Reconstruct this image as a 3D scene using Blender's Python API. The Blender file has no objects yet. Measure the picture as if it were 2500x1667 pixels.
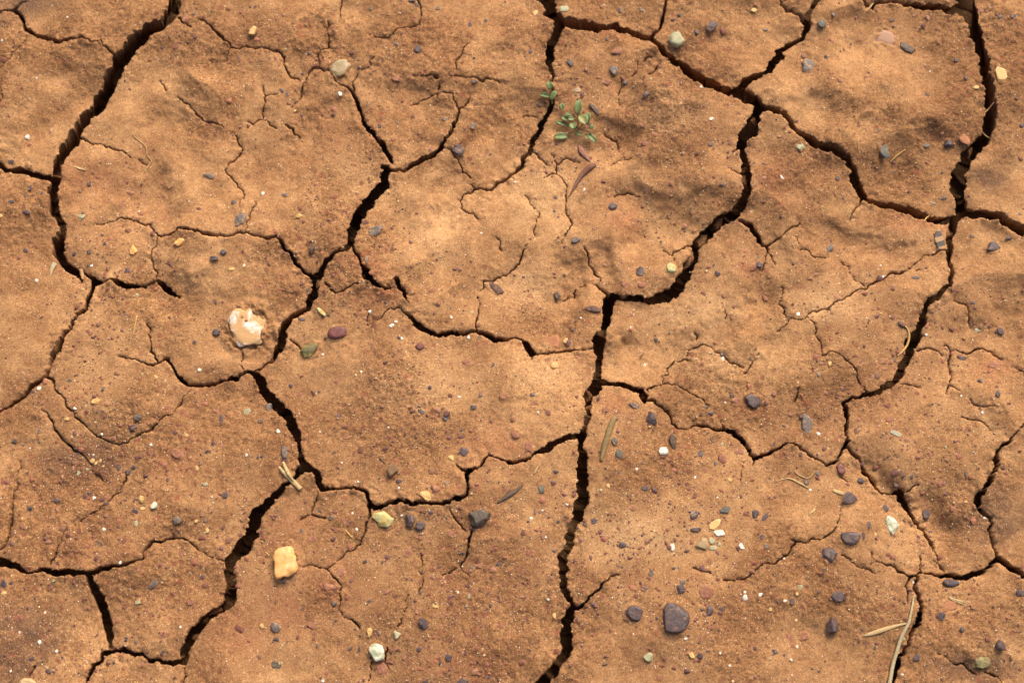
import bpy, math, random
import numpy as np
from collections import deque
R = math.radians
scene = bpy.context.scene

# ------------------------------------------------------------------ camera
TILT, DIST, LENS = R(15.0), 0.972, 50.0            # 15 deg off vertical, frame about 0.70 m wide
cd = bpy.data.cameras.new('camera'); cam = bpy.data.objects.new('camera', cd)
scene.collection.objects.link(cam); scene.camera = cam
CAM = np.array([0.0, -DIST*math.sin(TILT), DIST*math.cos(TILT)])
cam.location = CAM; cam.rotation_euler = (TILT, 0, 0)
cd.lens = LENS; cd.sensor_width = 36.0; cd.clip_start = 0.01; cd.clip_end = 500.0
cd.dof.use_dof = True; cd.dof.focus_distance = DIST*0.985; cd.dof.aperture_fstop = 8.0

# ------------------------------------------------------------------ sky, sun, exposure
SUN_AZ, SUN_EL = R(24.0), R(44.0)                 # azimuth from +Y (top of the picture), clockwise
w = bpy.data.worlds.new('World'); scene.world = w; w.use_nodes = True
nt = w.node_tree; bg = nt.nodes['Background']
sky = nt.nodes.new('ShaderNodeTexSky'); sky.sky_type = 'NISHITA'; sky.sun_disc = False
sky.sun_elevation = SUN_EL; sky.sun_rotation = SUN_AZ; sky.dust_density = 9.0; sky.air_density = 1.0
nt.links.new(sky.outputs[0], bg.inputs[0]); bg.inputs[1].default_value = 0.085
sd_ = bpy.data.lights.new('sun', 'SUN'); sd_.energy = 1.5; sd_.angle = R(34.0); sd_.color = (1.0, 0.91, 0.76)
sun = bpy.data.objects.new('sun', sd_); scene.collection.objects.link(sun)
sun.rotation_euler = (math.pi/2 - SUN_EL, 0, math.pi - SUN_AZ); sun.location = (-0.5, 1, 2)
scene.view_settings.view_transform = 'Standard'; scene.view_settings.look = 'None'
scene.view_settings.gamma = 1.0; scene.view_settings.exposure = 1.02

# ------------------------------------------------------------------ photograph pixels -> ground
K = 2091/640.0
TILE = {c: ((0, 620, 1240, 1860)[i % 4], (0, 400, 800, 1187)[i//4]) for i, c in enumerate('ABCDEFGHIJKLMNOP')}
def native(t, x, y): return TILE[t][0] + x/K, TILE[t][1] + y/K
def ground(px, py):
    u = (px-1250.0)/2500*36/LENS; v = (833.5-py)/2500*36/LENS
    dy = v*math.cos(TILT) + math.sin(TILT); dz = v*math.sin(TILT) - math.cos(TILT)
    s = -CAM[2]/dz
    return CAM[0]+u*s, CAM[1]+dy*s
def scale_at(px, py):
    a = ground(px-5, py); b = ground(px+5, py)
    return abs(b[0]-a[0])/10
def at(t, x, y): return ground(*native(t, x, y))
def sc(t, x, y): return scale_at(*native(t, x, y))/K

# ------------------------------------------------------------------ noise
def vnoise(x, y, wl, seed):
    rs = np.random.RandomState(seed); L = rs.rand(256, 256).astype(np.float32)*2-1
    fx = x/wl + 37.3; fy = y/wl + 91.7
    ix = np.floor(fx).astype(np.int64); iy = np.floor(fy).astype(np.int64)
    tx = (fx-ix).astype(np.float32); ty = (fy-iy).astype(np.float32)
    tx = tx*tx*(3-2*tx); ty = ty*ty*(3-2*ty)
    x0 = ix & 255; x1 = (ix+1) & 255; y0 = iy & 255; y1 = (iy+1) & 255
    a = L[y0, x0]*(1-tx)+L[y0, x1]*tx; b = L[y1, x0]*(1-tx)+L[y1, x1]*tx
    return a*(1-ty)+b*ty
def fbm(x, y, wl, octs, seed, gain=0.5):
    r = 0; a = 1.0
    for o in range(octs):
        c, s = math.cos(o*1.1+seed), math.sin(o*1.1+seed)
        r = r + a*vnoise(x*c-y*s, x*s+y*c, wl/2**o, seed*17+o); a *= gain
    return r

# ------------------------------------------------------------------ cracks, traced tile by tile: x,y,full width
CRACKS = """
A 1395,-60,95 1395,0,90 1380,110,95 1310,175,90 1185,235,90 1105,310,95 1040,390,95 965,480,95 905,590,90 855,680,100 770,780,95 690,910,85 600,1040,75 510,1180,70 465,1300,65 450,1430,55 E 430,150,50 417,230,72 425,330,72 455,430,55 480,500,45 442,600,80 437,700,85 500,780,70 570,840,55 615,885,32 630,935,8
E 590,830,25 660,860,22 710,890,40 765,935,55 830,935,22 890,915,22 940,945,52 1030,975,42 1110,975,25 1190,955,22 1245,925,20 1300,970,45 1350,1020,52 1420,1045,14
E 740,930,45 725,970,40 700,1060,42 680,1150,32 610,1190,30 560,1270,38 500,1360,38 450,1480,42 395,1568,40 I 480,80,40 420,220,38 385,310,28 340,380,25 240,450,42 180,530,46 80,590,42 0,640,30 -40,660,30
E -30,-20,45 0,10,48 60,40,38 150,45,55 250,85,55 340,110,55 430,145,45
E 1245,925,8 1250,860,8 1210,770,8 1220,680,8 1250,600,12 1275,575,12
E 740,455,6 860,430,7 960,410,8 1040,430,10 1120,465,12 1195,480,14 1215,515,12 1255,560,14 1285,585,12 1350,580,18 1430,525,30 1530,545,28 1640,575,28 1740,595,22 1840,595,22 1880,575,18 1960,565,18 2030,585,20 F 70,590,14 130,610,20 180,580,18 215,620,30 260,700,34 320,770,38 370,830,38 430,885,34 490,940,30
B 590,180,8 585,270,14 597,385,12 530,410,10 520,480,14 530,550,10 590,565,8 640,630,10 740,690,12 790,740,25 830,830,34 860,920,30 880,990,38 920,1040,34 970,1090,28 1020,1160,38 1070,1240,38 1105,1310,28
B 1030,1340,40 1075,1360,45 1120,1370,25 1200,1362,30 1290,1320,40 1350,1280,45 1440,1255,42 1500,1200,45 1540,1130,34 1580,1060,30 1620,990,25 1640,915,18 1690,870,18 1725,810,8
B 1060,1350,60 F 1060,70,72 1045,160,80 985,225,82 940,285,90 895,350,100 850,430,95 810,515,90 790,600,72 765,680,48 700,712,34 640,742,38 590,790,46 550,850,40 510,920,75 490,990,68 480,1060,66 440,1150,40 370,1180,42 300,1220,48 240,1290,66 225,1390,62 190,1480,68 J 235,60,66 232,110,58 180,190,48 140,265,22 60,312,14 0,345,18
I 1940,350,28 1990,345,38 2040,380,60 J 55,440,80 130,550,84 220,660,84 300,760,84 350,870,66 375,1000,38 400,1090,55 445,1130,58
E 1160,1270,8 1190,1310,8 1185,1400,12 1190,1490,16 1245,1560,14
I 940,225,8 1080,250,10 1190,285,14 1270,265,16 1330,235,22 1365,300,24 1400,370,28 1470,440,28 1600,445,24 1700,440,28 1800,415,28 1880,400,36 1940,350,28
I 1925,195,5 1915,270,8 1940,345,10
F 800,690,26 820,740,24 850,790,24 880,860,50 905,920,80 950,965,55 1000,1000,36 1090,1015,22
F 1140,935,30 1165,1010,38 1210,1080,32 1242,1132,10
F 1160,1160,14 1210,1210,22 1270,1260,40 1330,1320,48 1400,1350,44 1470,1380,42 1560,1360,34 1650,1360,28 1770,1340,20 1850,1370,48 1920,1405,48 2000,1410,24 K 0,100,20 110,100,18 150,140,40 190,210,46 240,210,14 330,190,18 430,180,20 500,175,14 600,165,9 670,160,12
K 190,200,20 187,255,6
F 570,960,20 620,1020,15 690,1040,20 750,1010,18 850,985,14
C 270,-60,160 300,0,150 330,60,115 340,140,95 430,210,88 530,235,105 650,255,105 750,250,78 850,225,70 950,255,80 1050,300,68 1130,325,55 1180,385,48 1235,450,52 1310,510,70 1400,565,95 1480,640,105 1570,705,100 1680,752,98 1790,765,105 1900,830,105 1990,905,90 D 0,905,62 100,935,64 185,990,54 230,1060,44 300,1110,44 390,1160,58 480,1205,62 600,1240,58 670,1275,52 725,1350,56 770,1440,56 830,1540,64 H 730,100,58 780,190,58 830,240,45 920,275,58 1020,310,66 1150,345,74 1280,395,70 1400,425,58 1500,420,48 1600,385,60
C 400,220,60 410,270,78 370,340,78 340,430,76 335,510,58 340,590,30 345,680,20 350,770,20 345,860,34 310,930,38 260,1000,42 240,1080,42 190,1170,42 120,1260,34 70,1360,32 0,1420,25 B 1940,1460,25 1890,1520,18 1830,1510,16 1760,1500,14
B 1720,1470,6 1760,1500,12 1740,1530,9 F 1640,290,10 1665,370,8 1750,400,7 1790,460,5
C 1850,730,70 1900,680,58 1990,650,48 D 0,645,30 40,620,48 90,520,76 130,430,66 200,380,46 280,350,28 320,330,36 350,270,48 355,200,46 385,110,30 420,50,46 450,0,48 470,-50,48
D 150,-40,20 150,60,20 190,110,20 250,135,16 310,180,28 335,230,28
C 1290,-40,25 1280,0,25 1250,100,25 1220,200,28 1200,260,20 1155,300,24
D 690,-30,20 720,0,20 790,25,25 880,62,30 950,12,25 1010,8,22 1100,8,22 1200,28,32 1300,58,45 1440,72,48 1560,75,60
D 1610,-60,150 1610,0,150 1625,80,140 1680,200,96 1725,330,90 1760,450,74 1765,590,86 1800,720,90 1815,850,86 1820,980,105 1790,1090,100 1700,1180,100 1640,1280,110 1590,1400,105 1575,1500,125 H 1590,60,125 1578,160,120 1600,260,105 1610,345,110
H 1630,370,60 1720,380,56 1850,400,64 1950,450,82 2030,490,84 2091,520,84 2140,550,84
H 1590,400,50 1545,500,66 1525,600,56 1520,680,42 1525,780,34 1525,880,38 1505,960,42 1440,1010,52 1350,1080,56 1310,1150,44 1300,1230,56 1260,1320,58 1230,1420,66 L 1260,20,68 1200,150,72 1150,270,72 1110,370,66 1060,430,56 960,490,46 860,520,34 740,540,28 685,570,30 685,650,40 690,730,38 680,800,30 680,920,30 640,1000,22 600,1060,25 545,1080,28
L 545,1080,14 525,1098,12 470,1050,14 400,1015,16 350,970,14 310,955,14
L 320,938,14 210,910,26 130,960,24 0,1010,28 K 2020,1020,34 1965,1035,30 1930,970,34 1880,890,34 1820,840,34 1740,790,30 1690,800,22 1620,780,22 1550,765,22 1490,765,12
K 1490,768,7 1440,795,9 1350,795,12 1315,760,15 1300,700,18 1240,640,18 1180,580,20 1130,570,22 1090,590,32 1085,530,70 1050,490,46 950,460,46 880,440,42 800,430,46 735,415,55
L 680,925,22 700,950,20 770,1020,25 820,1090,25 840,1150,42 890,1210,34 940,1270,28 985,1310,18 1050,1312,10 1110,1300,54 1140,1360,56 1180,1430,40 1210,1490,38 P 1270,290,25 1330,370,25 1380,470,25 1415,560,20 1410,600,12 1430,650,8 1460,675,6
L 2091,760,6 2025,820,12 1990,870,16 1940,930,25 1870,1000,30 1850,1060,34 1850,1140,34 1810,1230,34 1760,1310,34 1720,1400,42 1720,1440,30 1780,1500,25 P 1825,300,25 1815,400,25 1835,490,20 1865,575,25
P 2140,770,30 2091,740,32 2010,680,44 1940,630,44 1880,585,44 1830,610,30 1770,670,34 1680,700,44 1590,735,34 1500,710,38 1430,720,25 1360,695,22 1270,685,25 1240,710,25 1225,790,22 1255,870,28 1270,940,28 1260,1030,30 1220,1120,34 1180,1220,34 1140,1310,30 1090,1390,40 1060,1470,44 1030,1568,48 1015,1610,48
P 1270,680,14 1275,590,16 1285,530,7
P 1240,710,20 1210,715,20 1170,715,15 1130,685,18 1090,675,16 1040,625,12 960,605,12 890,600,9 870,620,5
P 1185,730,22 1170,840,22 1168,940,8
P 610,545,7 700,580,9 750,630,9 840,655,8 900,690,5
P 870,520,5 890,580,8
C 1985,900,70 1960,960,76 1930,1030,100 1890,1110,95 1850,1190,85 1855,1250,60 1870,1310,62 1882,1390,74 1885,1480,72 G 1885,50,74 1890,150,74 1890,230,80 1878,300,70 1840,370,80 1740,430,76 1640,510,84 1550,590,100 1500,670,50 1480,760,66 1430,860,84 1370,950,94 1270,1040,84 1170,1072,48 1100,1070,34 1000,1060,34 900,1045,30 840,1040,48 800,1080,84 795,1150,84 785,1210,58 780,1270,56 765,1340,70 720,1420,82 728,1500,82 K 735,60,84 730,150,90 730,230,58 725,320,56 710,400,72 670,500,98 640,570,70 635,650,50 630,740,36 615,800,36 600,860,72 580,930,44 580,980,60 595,1060,80 590,1160,86 585,1280,86 585,1390,80 555,1480,72 O 590,20,84 595,110,76 570,200,68 530,290,66 500,370,66 490,460,56 460,530,56 430,610,74 430,700,74 440,800,66 470,880,64 520,960,56 490,1040,72 470,1130,82 460,1220,84 475,1290,80 430,1370,66 380,1440,74 320,1520,76 270,1568,84 220,1620,84
C 1840,1210,30 1770,1265,8
K 590,870,50 520,880,38 440,900,52 350,940,56 260,990,50 180,1040,25 90,1070,24 40,1085,32 0,1075,34 J 2060,1085,28 1980,1060,22 1920,1040,15 1870,1020,20 1830,1080,28 1770,1130,20 1700,1160,46 1705,1250,18 1700,1340,25 1640,1370,38 1560,1395,30 1470,1410,25 1390,1405,26 1320,1395,25 1250,1412,38 1180,1378,34 1080,1400,30 1000,1430,32 930,1415,36 905,1350,34 880,1300,30 800,1270,22 700,1280,25 600,1285,25 540,1290,34 515,1230,42 490,1150,40 440,1130,55
J 1700,1160,30 1640,1120,18 1610,1090,6
J 430,1125,60 400,1130,64 330,1200,44 250,1260,42 180,1330,56 110,1400,74 40,1470,66 M 2070,200,95 2020,310,92 1960,440,100 1890,540,100 1830,620,76 1830,720,76 1835,830,84 1830,920,84 1770,975,58 1690,1015,52 1620,1070,64 1560,1150,80 1510,1230,74 1460,1310,66 1455,1395,56 1370,1410,44 1250,1375,34 1130,1335,38 1000,1310,34 930,1310,34 870,1315,55 800,1330,44 790,1390,48 730,1430,38 700,1500,38 680,1568,40 665,1610,40
M 1455,1395,24 1455,1480,18 1445,1568,16 1440,1600,16
M -40,585,60 0,600,58 80,625,48 150,660,38 210,690,25 280,680,34 380,675,56 480,690,52 580,690,48 660,690,44 740,685,38 830,655,30 930,635,28 1020,615,25 1080,590,20 1135,570,18 1130,535,10 1170,480,25 1250,435,25 1340,410,16 1420,410,16 1490,430,12 1560,490,7 1640,545,7 1790,600,8
M 1355,410,8 1375,375,5
M 690,690,50 710,760,58 750,840,62 790,940,70 820,1050,66 840,1150,62 850,1240,48 865,1310,40
I 130,1040,4 105,1180,10 115,1240,10 85,1300,14 70,1400,18 70,1500,22 60,1568,25 M 50,300,25 40,400,22 15,465,14 0,480,10 -30,500,10
M 500,320,6 460,420,12 430,520,14 385,600,12 380,640,12
I 990,1140,10 965,1220,16 940,1300,12 880,1330,7 820,1400,8 740,1455,10 640,1510,8 570,1565,6
I 360,385,25 410,430,22 450,510,18 500,570,16 560,650,16 610,720,14 690,800,12 740,850,14 820,880,14 920,915,14 1000,905,14 1060,860,14 1150,820,14 1220,770,14 1280,710,12 1365,680,10 1410,610,5 1500,500,4
I 290,625,8 370,710,14 400,790,18 450,850,18 510,910,22 550,960,16 620,990,10 690,1070,10 710,1140,10 790,1200,6
O 560,975,28 620,920,22 680,860,18 740,810,16 780,760,12 820,712,10 890,705,5
N 910,100,25 920,180,25 920,240,22 890,310,18 875,400,18 850,460,18 790,510,12 700,570,10 620,630,12 570,660,12 510,650,12 455,625,8 370,645,4
N 575,655,16 620,710,14 660,745,12 695,790,10 680,860,5 685,920,7 670,980,6 710,1040,6 800,1080,8 840,1130,5
N 1560,190,5 1600,260,8 1660,330,8 1690,360,6
N 1740,350,14 1735,375,20 1715,430,25 1700,510,20 1680,580,14 1645,635,12 1670,680,8 1740,730,5
N 1650,640,8 1580,670,7 1500,710,6
N 1335,540,4 1340,610,6 1315,680,9 1345,740,10 1310,840,7
N 1235,865,12 1215,950,10 1190,1030,14 1140,1135,10
N 1065,1260,10 1045,1330,14 1040,1400,12 1075,1450,10
N 945,1390,8 925,1480,10 910,1550,6
N 510,40,6 460,170,6 450,220,10 510,240,14 570,250,14
N 360,260,4 440,225,5
A 1425,140,30 1450,180,16 1520,215,9
A 1580,160,6 1650,190,12 1700,240,18 1760,290,18 1830,345,16 1835,380,14 1890,380,12 1960,360,12 2030,385,12 B 50,378,12 120,400,12 190,415,14 235,465,14 250,540,14 290,620,14 370,650,8
A 1830,385,10 1810,440,10 1790,480,5
B 520,550,12 450,575,14 420,630,12 385,700,16 370,780,12 300,860,6
B 800,720,12 800,640,12 825,595,8
B 855,560,8 920,545,10 965,460,5
B 705,-30,10 705,0,10 690,80,12 685,160,8
B 1300,-30,16 1300,0,16 1330,60,12 1335,130,10 1290,215,10 1170,230,9 1080,310,9 960,300,6
B 1740,350,6 1680,390,10 1660,450,10 1615,510,10 1615,595,6
B 1270,615,14 1370,630,12 1470,645,18
B 1610,640,8 1760,660,14 1820,680,25 1880,665,16 1955,685,10
B 1485,690,12 1475,720,18 1465,770,14 1440,820,6
B 1460,760,6 1370,790,7 1240,840,6
B 1490,750,6 1560,770,10 1590,830,10 1640,910,12
B 1520,1210,8 1580,1230,14 1620,1280,10 1660,1370,12 1730,1420,6
B 70,700,8 90,770,8 70,860,12 70,950,10 0,980,9 A 2020,985,10 1960,960,5
B 70,950,9 180,1020,9
B 90,775,7 190,760,6
B 250,995,18 300,1020,20 360,1080,12
A 1260,620,5 1310,700,8
A 1400,750,5 1500,820,8 1530,860,8 1570,910,18 1640,950,12 1740,980,10 1780,1010,6
A 1870,1050,6 1890,1120,10 1930,1180,10 1880,1240,12 1820,1290,12 1790,1350,10 1850,1420,8 1920,1500,10 E 1945,265,8 1910,300,8 1915,350,5
A 620,1070,18 720,1125,12 780,1120,10 870,1160,12 960,1175,10 1040,1230,10 1140,1275,7
A 225,35,8 160,75,18 125,105,34 170,140,25 205,200,28 215,260,28 300,300,28 390,328,28 500,330,28 600,325,22 670,325,18 740,372,16 815,350,14 830,390,10 880,420,10 915,455,12
A 120,105,20 60,110,14 0,120,10 -30,125,10
A 225,310,5 150,420,6 100,490,10 0,560,10 -30,580,10
A 30,650,8 25,740,10 35,800,12 0,870,10 -30,900,10
E 2040,310,5 2000,410,8 1975,480,8 1960,560,10
C 895,640,8 890,740,12 895,860,6
C 1205,540,12 1170,600,14 1110,630,10 1060,680,5
C 1080,525,5 1110,490,7 1150,490,5
C 1030,520,5 1020,600,7 980,640,4
C 120,935,6 240,940,8
C 770,1060,8 870,1105,8 885,1170,5
C 190,1205,8 250,1270,14 310,1325,7
C 350,1240,4 390,1310,8 385,1390,14 290,1425,6
C 395,1320,10 490,1270,8 570,1290,5
C 390,1395,8 450,1450,10 470,1530,10 G 465,300,10 465,390,8 500,440,10 515,480,7 430,640,4
C 820,1330,5 860,1295,7 990,1260,5
C 850,1560,6 960,1520,6 1060,1550,5
G 130,250,4 200,350,8 255,410,8 220,590,8 170,620,6 120,700,14 60,820,16 0,870,9 F 1960,900,10 1830,940,14 1830,1000,16 1785,1060,12 1800,1120,10 1790,1200,12 1775,1340,14
F 1930,600,6 1975,700,6
F 900,1260,8 920,1210,6
F 980,1260,5 1070,1180,7 1160,1160,8
F 280,1395,8 330,1430,9 365,1470,5
G 610,660,8 640,700,18 645,780,10 700,860,14 740,885,6
G 570,955,6 690,940,10 760,990,28 835,1040,30
G 545,970,6 540,1030,6 440,1065,5
G 1240,670,8 1300,725,10 1360,690,16 1440,640,14 1490,650,14
G 1310,725,6 1330,770,6
G 1760,95,8 1840,135,8
G 1710,1120,5 1740,1220,8
G 1490,1330,8 1520,1370,10 1510,1390,7
G 1550,1430,6 1450,1470,8 1435,1520,6
K 1545,120,4 1700,190,4 1890,300,5
K 1460,250,8 1310,280,12 1290,350,10 1250,365,6
K 1235,370,10 1245,440,10 1160,465,14 1110,490,20
K 1250,440,10 1330,440,8 1430,495,8 1500,530,4 1610,610,5
K 2010,170,8 1960,270,10 1895,350,6
K 1710,720,8 1740,790,12
K 1885,1070,6 1860,1150,10 1860,1220,5
K 1965,1040,12 1955,1100,5
K 1090,185,5 1050,235,6
G 1850,455,30 1930,490,38 1970,560,34 2000,620,30 2070,655,25 H 45,665,24 80,730,20 115,795,6
H 45,655,14 130,600,10 210,530,10 300,475,6
H 45,700,8 30,760,8 5,845,9
H 810,255,25 800,310,14 730,380,10 715,430,6
H 1505,655,14 1390,700,14 1320,705,14 1250,770,12 1210,805,8
H 1280,825,6 1180,835,12 1020,870,18 960,920,14 860,960,18 820,990,14 730,1020,12 650,1080,12 580,1100,12 540,1170,10 470,1160,8 370,1200,8 355,1225,12 240,1220,10 215,1250,12 120,1335,6
H 215,1250,12 150,1110,12 165,960,5
H 365,1220,8 440,1330,12 480,1450,12 485,1530,12 600,1510,10 L 690,260,12 770,340,14 820,450,12 870,500,9
H 825,970,8 710,800,6 650,770,4
H 300,680,10 390,735,12 515,745,8
H 275,580,5 295,640,6
H 1540,1055,6 1650,1115,8 1665,1200,10 1690,1290,5
L 1480,120,8 1530,180,16 1520,320,16 1510,440,14 1480,520,8
L 1510,440,6 1580,500,6
L 1260,165,16 1350,140,14 1400,160,12 1460,205,8
L 1530,180,8 1570,155,10 1650,190,14 1740,150,14 1850,170,14 1930,250,8
L 2020,330,7 2091,400,8
L 1590,710,5 1700,735,6 1815,825,8
L 1660,570,6 1740,630,6 1850,640,4
L 1120,440,8 1280,465,7
L 310,460,6 250,600,6
L 640,1180,6 700,1220,9
L 1165,1310,6 1265,1245,8
P 240,425,8 310,440,10 400,415,9 460,430,9 550,375,8 620,250,5 640,150,4
P 270,450,6 150,580,9 0,625,8 O 2000,650,8 1940,700,8 1830,740,8 1720,745,7
P 1400,1330,7 1500,1390,10 1600,1410,14 1720,1500,10
P 1790,1480,14 1870,1510,14 1920,1568,10 1950,1610,10
M 265,1430,14 220,1510,8
O 1480,650,5 1620,695,6
"""
rng = random.Random(5)
def parse(line):
    pts = []; t = None
    for tok in line.split():
        if len(tok) == 1: t = tok; continue
        x, y, wd = map(float, tok.split(','))
        n = native(t, x, y); g = ground(*n); pts.append((g[0], g[1], wd/K*scale_at(*n), n))
    return pts
def fractal(pts):
    out = [pts[0]]
    def sub(a, b):
        L = math.hypot(b[0]-a[0], b[1]-a[1])
        if L < 0.0016: out.append(b); return
        k = rng.gauss(0, 0.10 if a[2] < 0.003 or L > 0.006 else 0.05)
        m = ((a[0]+b[0])/2 - (b[1]-a[1])*k, (a[1]+b[1])/2 + (b[0]-a[0])*k, (a[2]+b[2])/2*(1+rng.gauss(0, 0.09 if a[2] < 0.003 else 0.025)))
        sub(a, m); sub(m, b)
    for a, b in zip(pts, pts[1:]): sub(a, b)
    return out
CR = []
for line in CRACKS.strip().split('\n'):
    p = parse(line)
    for end in (0, 1):                                   # a crack that leaves the frame runs on outside it
        q = p[0] if end == 0 else p[-1]; nx, ny = q[3]
        if nx < 3 or nx > 2497 or ny < 3 or ny > 1664:
            o = p[1] if end == 0 else p[-2]; h = math.atan2(q[1]-o[1], q[0]-o[0]); ext = []
            x, y = q[0], q[1]
            for i in range(9):
                h += rng.gauss(0, 0.22); x += 0.025*math.cos(h); y += 0.025*math.sin(h)
                ext.append((x, y, q[2]*rng.uniform(.8, 1.15), (x, y)))
            p = ext[::-1]+p if end == 0 else p+ext
    mx = max(a[2] for a in p)
    CR.append((fractal([a[:3] for a in p]), mx))

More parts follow.
